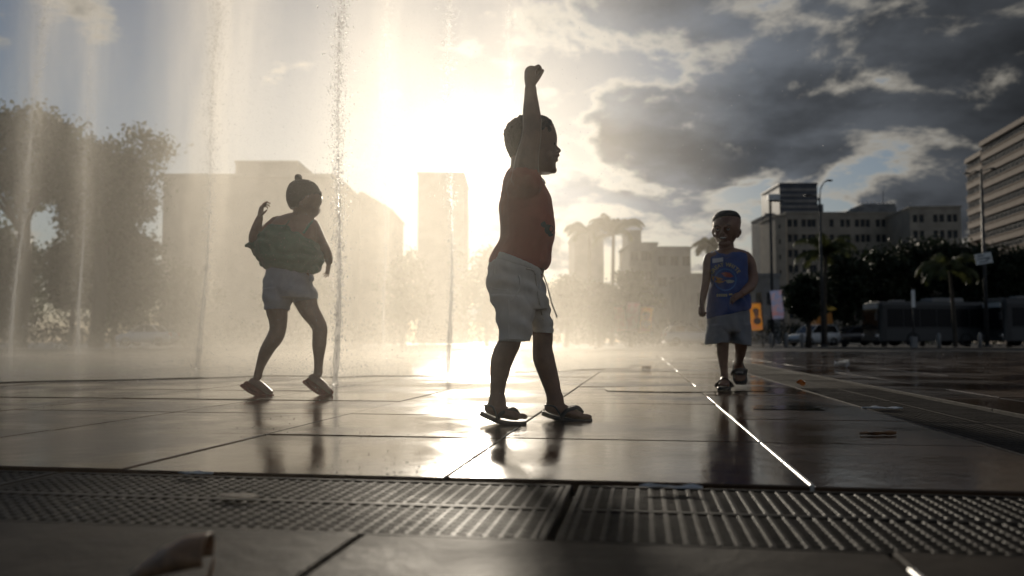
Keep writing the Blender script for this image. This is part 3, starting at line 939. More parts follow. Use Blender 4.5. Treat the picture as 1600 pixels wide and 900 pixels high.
m_busbody = carpaint('dark_bus_paint', (.025, .026, .028), .05); m_busskirt = carpaint('grey_bus_skirt', (.05, .052, .053), .05)
m_busglass = glass_mat('bus_glass', (.010, .010, .012), .2); m_busglass.node_tree.nodes['Principled BSDF'].inputs['Specular IOR Level'].default_value = .2
def bus(label, x, y, rz, L=11.0, W=2.5, Hh=3.05):
    """front at -x"""
    t = empty('bus', (x, y, 0), rz); tag(t, label, 'bus', 'city buses standing behind the square')
    q = MB(); prof = [(-W/2, .35), (W/2, .35), (W/2, 2.75), (W/2 - .12, Hh - .06), (W/2 - .45, Hh), (-W/2 + .45, Hh), (-W/2 + .12, Hh - .06), (-W/2, 2.75)]
    rings = []
    for xx, s in ((0, .9), (.06, .96), (.25, 1), (L - .2, 1), (L, .95)):
        rings.append([Vector((xx + (.16 if (p[1] > 2 and xx < .2) else 0), p[0] * s, p[1] if p[1] < 1 else .35 + (p[1] - .35) * (.985 if s < 1 else 1))) for p in prof])
    q.loft(rings); q.build('body', m_busbody, t)
    for sy in (-1, 1):
        q = MB(); q.box(.5, L - .3, sy * W/2 - .008, sy * W/2 + .008, .42, 1.15); q.build('skirt_panel', m_busskirt, t)
        nW = 7
        for k in range(nW):
            a = .55 + (L - 1.0) * k / nW; q = MB(); q.box(a + .03, a + (L - 1.0) / nW - .03, sy * W/2 - .012, sy * W/2 + .012, 1.30, 2.5); q.build('window', m_busglass, t)
        for xx in (2.3, L - 3.0):
            wheel(t, xx, sy * (W/2 - .14), .48, .3)
    q = MB(); q.box(-.03, .06, -W * .43, W * .43, 1.15, 2.45); q.build('windscreen', m_busglass, t)
    q = MB(); q.box(-.02, .12, -W * .36, W * .36, 2.55, 2.85); q.build('destination_sign', m_lampg, t)
    for sy in (-1, 1):
        q = MB(); q.slab(-.05, .08, sy * .92 - .17, sy * .92 + .17, .62, .84, .02); q.build('headlight', m_chrome, t)
        q = MB(); q.tube([(.05, sy * W/2, 2.5), (-.25, sy * (W/2 + .18), 2.45), (-.28, sy * (W/2 + .18), 2.15)], .025, 6); q.box(-.36, -.26, sy * (W/2 + .18) - .10, sy * (W/2 + .18) + .10, 1.72, 2.16); q.build('mirror', m_pole, t)
    q = MB(); q.box(-.06, .05, -W * .47, W * .47, .40, .60); q.build('bumper', m_busskirt, t)
    q = MB(); q.slab(4.0, 6.2, -.75, .75, Hh - .01, Hh + .26, .06); q.slab(1.5, 2.3, -.4, .4, Hh - .01, Hh + .14, .04); q.build('roof_unit', m_conc2, t)
    return t
bus('dark city bus with its lit front turned to the left', tx(1364, 57), 57.5, R(4), 9.0, 2.5, 3.0)
bus('second dark city bus standing close behind, cut by the right edge', tx(1556, 55), 55.5, R(3), 11.0, 2.5, 3.15)

# posts, lamps and the road sign
def street_lamp(label, px, D, ytop, arms, group='street lamps'):
    x = tx(px, D); h = hz(ytop, D)
    t = empty('street_lamp', (x, D, 0)); tag(t, label, 'street lamp', group)
    q = MB(); q.tube([(0, 0, 0), (0, 0, h * .5), (0, 0, h)], [.12, .09, .06], 10); q.slab(-.2, .2, -.2, .2, 0, .12, .02); q.build('pole', m_pole, t, True)
    for (pts, hx, hw) in arms:
        q = MB(); pp = [Vector((p[0], 0, p[1])) for p in pts]; q.tube(pp, .035, 8); q.build('arm', m_pole, t, True)
        e = pp[-1]; d = 1 if hx > 0 else -1
        q = MB(); q.loft([[Vector((e.x + d * a * hw, r * math.cos(k * math.pi / 4), e.z + r * .45 * math.sin(k * math.pi / 4))) for k in range(8)] for a, r in ((-.1, .05), (.1, .12), (.6, .14), (1, .06))])
        q.build('lamp_head', m_pole, t, True)
    return t
D = 50; h = hz(308, D)
street_lamp('twin-armed street lamp with one tall curved arm before the cream block', 1285, D, 308,
            [([(0, h - .1), (.06, h + .5), (.25, h + .85), (.45, h + 1.0)], 1, .35), ([(0, h - .25), (-.25, h + .05), (-.5, h + .12)], -1, .4)])
D = 47; h = hz(266, D)
street_lamp('tall dark lamp post carrying the road sign at the right', 1541, D, 264,
            [([(0, h - .1), (-.35, h - .02), (-.62, h - .18)], -1, .35), ([(0, h - .1), (.3, h + .02), (.5, h + .10)], 1, .35)])
def sign_panel():
    c = P(1537, 404, 46.8)
    t = empty('road_sign', (c.x, c.y, c.z), R(-18)); tag(t, 'small white road sign fixed to the tall lamp post at the right', 'sign')
    q = MB(); q.box(-.42, .42, -.015, .015, -.30, .30, Matrix.Rotation(R(-9), 4, 'Y')); q.build('panel', m_white, t)
    q = MB()
    for k, (a, b) in enumerate(((-.30, .05), (-.34, .28), (-.25, .2))):
        q.box(a, b, -.021, -.016, .14 - k * .17, .20 - k * .17, Matrix.Rotation(R(-9), 4, 'Y'))
    q.prism([(.12, -.02), (.34, .09), (.34, .0), (.12, -.11)], -.021, -.0165)
    q.build('faded_marking', M('sign_ink', (.12, .12, .12), .6), t)
    q = MB(); q.box(-.03, .2, .016, .16, .02, .09); q.build('bracket', m_pole, t)
sign_panel()
D = 43; x = tx(1427, D)
t = empty('stop_post', (x, D, 0)); tag(t, 'slim dark post with a narrow white plate in front of the left bus', 'post')
q = MB(); q.tube([(0, 0, 0), (0, 0, 3.0)], .04, 8); q.build('pole', m_pole, t, True)
q = MB(); q.slab(-.09, .09, -.06, -.04, hz(480, D), hz(453, D), .004); q.build('plate', m_white, t)
q = MB(); q.slab(-.13, .13, -.13, .13, 0, .55, .03); q.build('foot_block', m_conc2, t)
D = 60; x = tx(1207, 58); h = hz(313, 58)
t = empty('gantry_lamp', (x, 58, 0)); tag(t, 'tall post with a boxy white lamp against the slim grey tower', 'street lamp', 'street lamps')
q = MB(); q.tube([(0, 0, 0), (0, 0, h)], [.11, .09], 8); q.tube([(0, 0, h - .06), (.9, 0, h - .06)], .05, 8); q.build('pole', m_pole, t, True)
q = MB(); q.slab(-.18, .62, -.2, .2, h, h + .42, .05); q.build('lamp_box', m_white, t)

# kiosk and banners
m_or = M('orange_awning', (.62, .25, .05), .6, scale=3, vary=.15); m_ye = M('yellow_banner_cloth', (.75, .48, .08), .7, scale=3, vary=.1)
D = 61; x = tx(1288, D)
t = empty('kiosk', (x, D, 0)); tag(t, 'small news kiosk with an orange fascia between the lamp post and the bus', 'kiosk')
q = MB(); q.box(-.75, .75, -.6, .6, 0, 1.55); q.build('body', m_conc2, t)
q = MB(); q.box(-.62, .55, -.62, .6, 1.56, 2.35, Matrix.Rotation(R(-6), 4, 'Y')); q.build('fascia', m_or, t)
q = MB(); q.prism([(-.75, 2.36), (.66, 2.60), (.2, 3.0), (-.4, 2.85)], -.7, .7); q.build('roof', m_ye, t)
q = MB(); q.slab(-.55, .55, -.66, -.60, .8, 1.4, .01); q.build('hatch', m_carglass, t)
def banner_mat(name, base, second, spot):
    m, nt, b = mat_new(name)
    x_, y_, z_ = sepxyz(nt, objco(nt))
    n = noise_tex(nt, objco(nt), 3.5, 4, .6)
    c = mixcol(nt, n.step(.45, .6), base, second)
    bands = (z_ * 9.0)._m('SINE').step(.3, .6) * z_.step(-.9, -.2, 1.0, 0.0)
    c = mixcol(nt, bands * .7, c, spot)
    nt.links.new(c, b.inputs['Base Color']); b.inputs['Roughness'].default_value = .7
    t_ = nt.nodes.new('ShaderNodeBsdfTranslucent'); nt.links.new(c, t_.inputs[0])
    mx = nt.nodes.new('ShaderNodeMixShader'); mx.inputs[0].default_value = .7
    nt.links.new(b.outputs[0], mx.inputs[1]); nt.links.new(t_.outputs[0], mx.inputs[2])
    nt.links.new(mx.outputs[0], nt.nodes['Material Output'].inputs[0])
    return m
def banner(label, px, py, wpx, hpx, D, tilt, mat, portrait=False):
    c = P(px, py, D); w = wpx / F * D; h = hpx / F * D
    t = empty('banner', (c.x, D, 0)); tag(t, label, 'banner', 'banners hung across the far side of the square')
    q = MB(); q.tube([(w * .5 + .06, .06, 0), (w * .5 + .06, .06, c.z + h * .6)], .03, 6)
    q.tube([(-w * .5, .03, c.z + h * .52), (w * .5 + .06, .05, c.z + h * .52)], .015, 6); q.build('pole', m_pole, t, True)
    n = 8; vs, fs = [], []
    Mr = Matrix.Rotation(R(tilt), 4, 'Y')
    for j in range(n + 1):
        for i in range(5):
            p = Mr @ Vector(((i / 4 - .5) * w, .05 * math.sin(j * .9 + i * .7), (j / n - .5) * h)); vs.append(p)
    for j in range(n):
        for i in range(4): a = j * 5 + i; fs.append((a, a + 1, a + 6, a + 5))
    me = bpy.data.meshes.new('cloth'); me.from_pydata([tuple(v) for v in vs], [], fs)
    o = link('cloth', me, mat, t); o.location = (0, -.02, c.z); o.modifiers.new('thickness', 'SOLIDIFY').thickness = .01
    if portrait:
        q = MB(); 
        def disc(cx_, cz_, rx_, rz_): q.add([Mr @ Vector((cx_ + rx_ * math.cos(k * .524), -.085, cz_ + rz_ * math.sin(k * .524))) for k in range(12)], [tuple(range(12))])
        disc(.02, h * .12, w * .22, h * .15)
        o2 = q.build('print_face', M('print_skin', (.40, .20, .14), .7), t); o2.location = (0, -.02, c.z)
        q = MB(); disc(.0, h * .22, w * .26, h * .10); disc(.03, -h * .16, w * .34, h * .13)
        o2 = q.build('print_figure', M('print_dark', (.10, .07, .09), .7), t); o2.location = (0, -.012, c.z)
    return t
banner('faded reddish banner, leftmost of the three in the haze', 969, 498, 14, 38, 50, -4, banner_mat('red_banner', (.6, .22, .12), (.65, .35, .2), (.7, .5, .4)))
banner('pale pinkish white banner, middle of the three in the haze', 988, 495, 19, 44, 49, 6, banner_mat('pink_banner', (.62, .5, .52), (.55, .3, .35), (.7, .65, .65)))
banner('orange yellow banner, rightmost of the three in the haze', 1009, 500, 20, 40, 48, 6, banner_mat('yellow_banner', (.75, .50, .12), (.7, .35, .1), (.7, .3, .3)), True)
banner('yellow banner with a printed portrait right beside the smiling boy', 1181, 495, 18, 42, 45, -4, banner_mat('portrait_banner', (.75, .48, .10), (.72, .42, .14), (.65, .35, .35)), True)
banner('pale blue and pink banner below the cream end wall', 1214, 476, 18, 45, 50, -5, banner_mat('blue_banner', (.40, .45, .60), (.55, .45, .5), (.6, .3, .3)))
# bollards along the far kerb
q = MB(); q.tube([(0, 0, 0), (0, 0, .62), (0, 0, .72)], [.09, .085, .03], 10); me_bol = q.mesh('bollard', True); me_bol.materials.append(m_conc2)
for i, (px, D) in enumerate(((1228, 40), (1252, 40.5), (1205, 41), (1530, 40), (1466, 41))):
    o = bpy.data.objects.new('bollard', me_bol); COL.objects.link(o); o.location = (tx(px, D), D, 0)
    tag(o, ('stubby concrete bollard left of the kiosk', 'stubby concrete bollard in front of the white hatchback', 'stubby concrete bollard below the blue banner', 'stubby concrete bollard by the tall lamp post', 'stubby concrete bollard in front of the left bus')[i], 'bollard', 'bollards along the far kerb')
# ================================================================== THE THREE CHILDREN
def catmull(rows, sub):
    """smooth a list of equal-length number tuples"""
    A = [np.array(r, float) for r in rows]; out = []
    for i in range(len(A) - 1):
        p0 = A[max(i - 1, 0)]; p1 = A[i]; p2 = A[i + 1]; p3 = A[min(i + 2, len(A) - 1)]
        for k in range(sub):
            t = k / sub
            out.append(.5 * (2 * p1 + (p2 - p0) * t + (2 * p0 - 5 * p1 + 4 * p2 - p3) * t * t + (3 * p1 - p0 - 3 * p2 + p3) * t ** 3))
    out.append(A[-1]); return out
def limb3(mb, pts, n=14, sub=4, side=None, round_ends=True):
    """pts: (x, y, z, across radius, radius along side)"""
    q = catmull(pts, sub) if sub > 1 else [np.array(p, float) for p in pts]
    c = [Vector(p[:3]) for p in q]; r = [(max(p[3], 1e-4), max(p[4], 1e-4)) for p in q]
    if round_ends:
        t0 = (c[0] - c[1]).normalized(); t1 = (c[-1] - c[-2]).normalized()
        a = min(r[0]); b = min(r[-1])
        c = [c[0] + t0 * a * .95, c[0] + t0 * a * .6] + c + [c[-1] + t1 * b * .6, c[-1] + t1 * b * .95]
        r = [(r[0][0] * .3, r[0][1] * .3), (r[0][0] * .8, r[0][1] * .8)] + r + [(r[-1][0] * .8, r[-1][1] * .8), (r[-1][0] * .3, r[-1][1] * .3)]
    if side is None:
        d = (c[-1] - c[0]).normalized(); side = Vector((0, 1, 0)) if abs(d.y) < .75 else Vector((1, 0, 0))
    mb.loft(tube_rings(c, r, n, side))
class Fig:
    """a figure whose outline is given in photograph pixels at distance D"""
    def __init__(s, D): s.D = D
    def p(s, px, py, dd=0.0): return P(px, py, s.D + dd)
    def m(s, r): return r * s.D / F
    def limb(s, mb, pts, ry=1.0, **k):
        """pts: (px, py, radius px, dd)"""
        out = []
        for q in pts:
            dd = q[3] if len(q) > 3 else 0.0; v = s.p(q[0], q[1], dd); f = q[4] if len(q) > 4 else ry
            out.append((v.x, v.y, v.z, s.m(q[2]), s.m(q[2]) * f))
        limb3(mb, out, **k)
    def rows(s, mb, rows, n=28, e=2.25, sub=3, hollow=0.0):
        """rows: ((xl, yl), (xr, yr), half depth px, dd): flattened rings between two outline points"""
        flat = [(r[0][0], r[0][1], r[1][0], r[1][1], r[2], r[3] if len(r) > 3 else 0.0) for r in rows]
        q = catmull(flat, sub); rings = []
        def ring(xl, yl, xr, yr, hd, dd, k=1.0):
            a = s.p(xl, yl, dd); b = s.p(xr, yr, dd); c = (a + b) / 2; h = (b - a) / 2 * k; d = Vector((0, s.m(hd) * k, 0)); o = []
            for i in range(n):
                th = 2 * math.pi * i / n; ct, st = math.cos(th), math.sin(th)
                o.append(c + h * (math.copysign(abs(ct) ** (2 / e), ct)) + d * (math.copysign(abs(st) ** (2 / e), st)))
            return o
        for r in q: rings.append(ring(*r))
        if hollow:
            l = q[-1]
            rings.append(ring(*l, .90))
            l2 = (l[0], l[1] - hollow, l[2], l[3] - hollow, l[4], l[5]); rings.append(ring(*l2, .86))
        mb.loft(rings)
def ball(mb, c, r, n=12):
    rx, ry, rz = r if isinstance(r, (tuple, list)) else (r, r, r)
    mb.loft([[Vector((c[0] + rx * math.sin(a) * math.cos(2*math.pi*k/n), c[1] + ry * math.sin(a) * math.sin(2*math.pi*k/n), c[2] + rz * math.cos(a))) for k in range(n)]
             for a in [math.pi * (i + .25) / 8.5 for i in range(9)]])
def hand(mb, W, d, nrm, thumb, L, curl=(35, 45, 35), spread=.06, thumb_dir=None, fan=None):
    """palm, four unequal fingers and a thumb; nrm is the way the palm faces, thumb = +-1 picks the thumb's side"""
    d = d.normalized(); nrm = (nrm - d * nrm.dot(d)).normalized(); ac = d.cross(nrm).normalized() * thumb
    def pt(v, a, b): return (v.x, v.y, v.z, a, b)
    limb3(mb, [pt(W - d * .10 * L, .15 * L, .12 * L), pt(W + d * .05 * L, .17 * L, .12 * L), pt(W + d * .25 * L, .215 * L, .125 * L), pt(W + d * .46 * L, .215 * L, .10 * L)], side=nrm, n=14, sub=3)
    for k, (o, ln) in enumerate(((.165, .40), (.055, .45), (-.055, .42), (-.160, .33))):
        b = W + d * (.47 - .02 * abs(k - 1.2)) * L + ac * o * L
        dr = (d + ac * (o * spread * 8)).normalized(); ang = 0; p = b.copy(); pts = [pt(p - dr * .06 * L, .050 * L, .050 * L)]
        for sgi, (sg, cu) in enumerate(zip((.44, .32, .26), curl)):
            cu = cu + (fan[k] if fan else (k - 1.5) * 5); ang += R(cu) if sgi else R(cu)
            v = dr * math.cos(ang) + nrm * math.sin(ang)
            p = p + v * (ln * sg * L); pts.append(pt(p, (.047 - .005 * sgi) * L, (.045 - .005 * sgi) * L))
        limb3(mb, pts, n=10, sub=3, side=ac)
    td = thumb_dir.normalized() if thumb_dir is not None else (d * .75 + ac * .55 + nrm * .45).normalized()
    b = W + d * .10 * L + ac * .15 * L + nrm * .03 * L
    p1 = b + td * .20 * L; p2 = p1 + (td * .8 + d * .4 + nrm * .15).normalized() * .17 * L
    limb3(mb, [pt(b - td * .05 * L, .075 * L, .07 * L), pt(b + td * .08 * L, .07 * L, .065 * L), pt(p1, .055 * L, .055 * L), pt(p2, .045 * L, .042 * L)], n=10, sub=3)
def toes(mb, base, d, across, L, big):
    """five toes; big = +1 when the big toe is on the +across side"""
    for k in range(5):
        o = (.5 - k / 4) * big
        b = base + across * (o * .36 * L) - d * (abs(k) * .045 * L) + d * .02 * L
        r = (.085 if k == 0 else .06 - .005 * k) * L
        ln = (.22 if k == 0 else .18 - .015 * k) * L
        limb3(mb, [(b.x, b.y, b.z, r, r * .85), ((b + d * ln * .6).x, (b + d * ln * .6).y, b.z - .0 * L, r, r * .8), ((b + d * ln).x, (b + d * ln).y, b.z - .02 * L, r * .85, r * .7)], n=10, sub=2)
def fuse(mb, name, voxel, smooth, mat, parent, wr=None):
    """one continuous surface out of the overlapping pieces"""
    tmp = bpy.data.objects.new('tmp', mb.mesh('tmp')); COL.objects.link(tmp)
    md = tmp.modifiers.new('r', 'REMESH'); md.mode = 'VOXEL'; md.voxel_size = voxel; md.use_smooth_shade = True
    md = tmp.modifiers.new('s', 'SMOOTH'); md.factor = .5; md.iterations = smooth
    dg = bpy.context.evaluated_depsgraph_get()
    me = bpy.data.meshes.new_from_object(tmp.evaluated_get(dg)); me.name = name
    old = tmp.data; bpy.data.objects.remove(tmp); bpy.data.meshes.remove(old)
    if wr is not None:
        n = len(me.vertices); co = np.empty(n * 3); me.vertices.foreach_get('co', co); no = np.empty(n * 3); me.vertices.foreach_get('normal', no)
        co = co.reshape(-1, 3); no = no.reshape(-1, 3)
        h = np.array([wr(Vector(c)) for c in co])
        co += no * h[:, None]; me.vertices.foreach_set('co', co.ravel()); me.update()
    for q in me.polygons: q.use_smooth = True
    return link(name, me, mat, parent)
def folds(amp, f, d=(0, .2, 1), warp=.8, seed=0.0):
    """soft cloth folds running across direction d"""
    d = Vector(d).normalized()
    def fn(c):
        w = noise.noise(c * 6.0 + Vector((seed, 0, 0))) * warp
        s = c.dot(d) * f + w * 3 + noise.noise(c * 14 + Vector((0, seed, 0))) * warp
        a = .5 + .5 * noise.noise(c * 9.0 + Vector((0, 0, seed)))
        return amp * (math.sin(s) * a + .5 * noise.noise(c * 38.0))
    return fn
def cloth(name, col, vary=.12, weave=900.0, tr=.0, scale=14):
    m, nt, b = mat_new(name)
    n = noise_tex(nt, geopos(nt), scale, 5, .6)
    w = noise_tex(nt, geopos(nt), weave, 2, .5)
    c = mixcol(nt, n.step(.3, .7), tuple(k * (1 - vary) for k in col), tuple(min(1, k * (1 + vary)) for k in col))
    c = mixcol(nt, w.step(.35, .65) * .35, c, tuple(k * .7 for k in col))
    nt.links.new(c, b.inputs['Base Color']); b.inputs['Roughness'].default_value = .85
    b.inputs['Sheen Weight'].default_value = .15
    bump(nt, b, w + n * 1.5, .25, .003)
    if tr:
        t = nt.nodes.new('ShaderNodeBsdfTranslucent'); nt.links.new(c, t.inputs[0])
        mx = nt.nodes.new('ShaderNodeMixShader'); mx.inputs[0].default_value = tr
        nt.links.new(b.outputs[0], mx.inputs[1]); nt.links.new(t.outputs[0], mx.inputs[2])
        nt.links.new(mx.outputs[0], nt.nodes['Material Output'].inputs[0])
    return m
def skin_mat(name, col):
    m, nt, b = mat_new(name)
    n = noise_tex(nt, geopos(nt), 22, 5, .6); f = noise_tex(nt, geopos(nt), 420, 3, .6)
    nt.links.new(mixcol(nt, n.step(.3, .7), tuple(k * .82 for k in col), tuple(k * 1.15 for k in col)), b.inputs['Base Color'])
    b.inputs['Roughness'].default_value = .42
    b.inputs['Subsurface Weight'].default_value = .12; b.inputs['Subsurface Radius'].default_value = (.010, .004, .002)
    b.inputs['Subsurface Scale'].default_value = 1.0
    bump(nt, b, f, .12, .002)
    return m
m_skin = skin_mat('brown_skin', (0.20, 0.105, 0.065))
m_skin2 = skin_mat('warm_brown_skin', (0.24, 0.125, 0.08))
m_hair = M('black_hair', (0.018, 0.014, 0.012), .55, scale=60, bumps=.6)
m_eyew = M('eye_white', (.7, .68, .65), .2, vary=.03); m_iris = M('dark_iris', (.02, .012, .008), .1, vary=.1)
m_mouth = M('mouth_dark', (.06, .018, .015), .4); m_teeth = M('teeth', (.7, .67, .6), .3, vary=.03)
m_rubber = M('black_rubber', (.022, .021, .021), .45, scale=40, bumps=.15)
m_cord = M('pale_cord', (.50, .45, .38), .8, scale=200)
def eye(parent, c, r, look):
    q = MB(); ball(q, c, r); e = q.build('eye', m_eyew, parent, True)
    q = MB(); k = Vector(c) + Vector(look).normalized() * r * .45; ball(q, k, r * .68); q.build('iris', m_iris, e, True)
def sole(mb, path, w, th):
    """a sandal sole: path of (centre, half width), across along w"""
    q = catmull([(*p, h) for p, h in path], 4); rings = []
    for i, c in enumerate(q):
        C = Vector(c[:3]); t = Vector(q[min(i + 1, len(q) - 1)][:3]) - Vector(q[max(i - 1, 0)][:3]); t.normalize()
        up = w.cross(t).normalized(); up = up if up.z > 0 else -up
        h = c[3]; o = []
        for a, b_ in ((-1, -.7), (-.94, -1), (.94, -1), (1, -.7), (1, -.25), (.93, 0), (-.93, 0), (-1, -.25)):
            o.append(C + w * (a * h) + up * (b_ * th))
        rings.append(o)
    mb.loft(rings)
def strap(mb, pts, w, th, side=None, n=10):
    limb3(mb, [(p.x, p.y, p.z, w, th) for p in pts], n=n, sub=5, side=side, round_ends=True)

# ------------------------------------------------------------------ the boy with the raised arm (in profile, walking right)
def boy_one():
    f = Fig(2.79)
    gx = f.p(840, 658)
    t = empty('person', (0, 0, 0))
    tag(t, 'small boy in rust red shirt and pale shorts striding right with one arm thrown up', 'person')
    b = MB()
    # head, face and neck
    f.rows(b, [((818, 184), (848, 184), 12), ((806, 188), (858, 188), 22), ((797, 196), (865, 196), 30), ((791.5, 206), (869, 206), 34), ((790.5, 215), (870.8, 215), 36), ((791.5, 224), (870.2, 224), 36),
               ((793, 232), (869, 232), 35), ((796, 240), (869.5, 240), 33), ((801, 247), (869, 247), 31), ((808, 254), (868.5, 254), 29), ((818, 261), (868.5, 261), 26), ((828, 267), (867, 267), 21), ((838, 271), (861, 271), 14)], e=2.1)
    f.limb(b, [(868, 228, 2.0), (871, 232, 2.6), (873.6, 235.4, 3.3)], ry=1.5)
    f.limb(b, [(870.5, 236.5, 2.8, -.009), (870.5, 236.5, 2.8, .009)], sub=1)
    f.limb(b, [(868, 243.6, 3.0, -.018), (872.3, 242.7, 2.6, 0), (868, 243.6, 3.0, .018)])
    f.limb(b, [(867, 250.5, 2.8, -.016), (870.2, 250.3, 2.5, 0), (867, 250.5, 2.8, .016)])
    f.limb(b, [(862, 265, 6.5, -.012), (865, 266, 5.5, 0), (862, 265, 6.5, .012)])
    f.limb(b, [(855, 243, 9, -.045, .7), (858, 240, 8, -.045, .7)]); f.limb(b, [(855, 243, 9, .045, .7), (858, 240, 8, .045, .7)])
    for s in (-1, 1): f.limb(b, [(829, 226, 4.5, s * .074, .5), (828, 233, 4.8, s * .078, .4), (831, 241, 3.2, s * .074, .5)])
    f.limb(b, [(820, 240, 22), (820, 256, 22.5), (820, 272, 26)], ry=.95)
    # trunk under the clothes
    f.rows(b, [((797, 268), (843, 272), 30), ((788, 285), (848, 288), 40), ((785, 305), (856, 305), 42), ((784, 335), (862, 335), 42), ((784, 370), (861, 370), 43), ((775, 400), (856, 400), 43), ((768, 430), (848, 436), 44), ((768, 455), (850, 460), 44), ((778, 480), (850, 480), 40)])
    # raised right arm
    f.limb(b, [(823, 292, 22, -.075), (822, 268, 20.5, -.100), (824, 245, 18, -.112), (829, 222, 15.5, -.115), (831.3, 203, 14.6, -.115), (831.3, 187, 14.4, -.113), (830.2, 172, 13.2, -.112), (829.7, 158, 11.3, -.112), (829.2, 146, 9.7, -.112), (829, 138, 9.2, -.112)])
    W = f.p(829, 136.5, -.112)
    hand(b, W, Vector((-.04, 0, 1)), Vector((.85, .52, 0)), -1, .126, curl=(66, 84, 40), thumb_dir=Vector((.62, .0, .78)), fan=(-6, -2, 2, 6))
    # left arm hanging on the far side
    f.limb(b, [(822, 290, 18, .085), (820, 320, 14, .135), (820, 350, 12, .145), (822, 380, 11, .145), (826, 405, 9, .14)])
    hand(b, f.p(827, 409, .14), Vector((.1, 0, -1)), Vector((.2, -1, 0)), 1, .105)
    # legs
    f.limb(b, [(806, 462, 22, -.045), (802, 500, 20, -.055), (798, 522, 17.5, -.06), (796.3, 535, 17.2, -.06), (788.6, 551, 17.6, -.06), (783, 567, 16.6, -.06), (780.3, 585, 14.6, -.06), (778.2, 602, 12.0, -.06), (777.2, 614, 11.6, -.06), (777, 624, 13.0, -.06), (777, 632, 14, -.06)])
    f.limb(b, [(765.5, 638, 9, -.06, 1.4), (779, 641, 11, -.062, 1.35), (796, 647, 8.6, -.066, 1.75), (806, 650.5, 6.8, -.068, 2.3)])
    toes(b, f.p(808, 651, -.068), Vector((1, 0, -.08)).normalized(), Vector((0, 1, 0)), .115, 1)
    f.limb(b, [(836, 462, 18, .045), (842, 500, 17, .06), (848, 522, 16.6, .062), (847.6, 543, 16.0, .062), (849.6, 560, 17.3, .062), (855.3, 580, 15.8, .062), (860.8, 598, 14.2, .062), (864.4, 612, 12.7, .062), (867, 622, 13.6, .062), (868, 630, 14, .062)])
    f.limb(b, [(859, 636.5, 9, .062, 1.4), (873, 639, 11, .06, 1.35), (893, 645.5, 8.4, .056, 1.75), (906, 649.5, 6.6, .054, 2.3)])
    toes(b, f.p(908, 650, .054), Vector((1, 0, -.06)).normalized(), Vector((0, 1, 0)), .115, -1)
    body = fuse(b, 'body', .0026, 5, m_skin, t)
    # hair: a close cap of small curls
    h = MB()
    f.rows(h, [((817, 182), (851, 182), 13), ((803, 186.5), (858.5, 186.5), 24), ((794, 195), (864.5, 195), 32), ((788.5, 205), (866, 205), 36.5), ((787.5, 214), (862, 214), 38), ((788.5, 223), (846, 223), 37.5), ((791, 232), (830, 232), 35), ((795, 241), (818, 241), 30), ((799, 246), (810, 246), 22)], e=2.1)
    rr = random.Random(4)
    for k in range(170):
        a = rr.uniform(0, 2 * math.pi); e = rr.uniform(.05, 1.35); 
        v = Vector((math.cos(a) * math.cos(e), math.sin(a) * math.cos(e), math.sin(e)))
        c = f.p(828, 212, 0) + Vector((v.x * f.m(41.0), v.y * f.m(38.5), v.z * f.m(31.0)))
        if v.x > .75 and v.z < .45: continue
        ball(h, c, f.m(rr.uniform(1.6, 3.4)), 6)
    def curl(c): return .0022 * noise.noise(c * 190) + .0026 * noise.noise(c * 80)
    fuse(h, 'hair', .0026, 1, m_hair, t, curl)
    for s in (-1, 1):
        eye(t, f.p(863, 224.5, s * .030), f.m(4.2), (1, s * .35, 0))
        q = MB(); f.limb(q, [(857, 217.5, 1.1, s * .055), (864.5, 215.2, 1.4, s * .038), (868.6, 217, 1.1, s * .018)], n=8); q.build('eyebrow', m_hair, t, True)
        q = MB(); f.limb(q, [(859.5, 222.0, 1.2, s * .046), (864.5, 221.0, 1.4, s * .036), (866.8, 222.5, 1.1, s * .023)], n=8); q.build('eyelid', m_skin, t, True)
    q = MB(); f.limb(q, [(860, 248.3, 1.4, -.029), (868.6, 246.6, 2.3, -.008), (869.8, 246.5, 2.4, 0), (868.6, 246.6, 2.3, .008), (860, 248.3, 1.4, .029)]); q.build('mouth', m_mouth, t, True)
    # shirt
    m_shirt = cloth('rust_red_cotton', (.40, .085, .05), tr=.0)
    s_ = MB()
    f.rows(s_, [((797, 264.5), (842, 268), 27), ((790, 274), (846, 277), 38), ((785.5, 285), (849, 287), 45), ((783, 296), (853, 296), 47), ((781.5, 310), (860.5, 310), 47), ((780, 323), (864, 323), 46.5), ((780.5, 336), (866.2, 336), 46.5), ((780, 350), (867.6, 350), 47), ((781, 362), (867, 362), 48),
                ((781, 371), (865.8, 373), 48), ((777, 381), (864.2, 384), 48), ((769.5, 391), (862.8, 395), 47.5), ((764.3, 401), (861, 405), 47), ((762.4, 410), (858.5, 414), 45.5), ((764, 417), (854, 421), 42)], e=2.2, hollow=14)
    f.limb(s_, [(812, 300, 25, -.050), (822, 287, 24.5, -.082), (822, 277, 23.6, -.100)])
    f.limb(s_, [(822, 300, 22, .06), (821, 318, 19, .115), (820, 335, 17.5, .138)])
    fuse(s_, 'shirt', .0032, 3, m_shirt, t, folds(.0042, 60, (.5, .1, .9), .8, 2))
    q = MB()
    f.limb(q, [(843.5, 277, 2.2, -.046), (848.2, 282, 2.4, -.024), (850.3, 286.0, 2.4, 0), (848.2, 282, 2.4, .024), (843.5, 277, 2.2, .046)], n=10)
    f.limb(q, [(844.5, 283, 3.6, -.047, .5), (848.5, 288.5, 3.4, -.026, .5), (851.0, 292, 3.0, -.008, .5)], n=10)
    q.build('collar', cloth('grey_white_collar', (.55, .53, .50)), t, True)
    # faded dark print on the breast
    q = MB()
    body_sh = bpy.data.objects[[o.name for o in t.children if o.name.startswith('shirt')][0]]
    bv = BVHTree.FromPolygons([v.co.copy() for v in body_sh.data.vertices], [tuple(p.vertices) for p in body_sh.data.polygons])
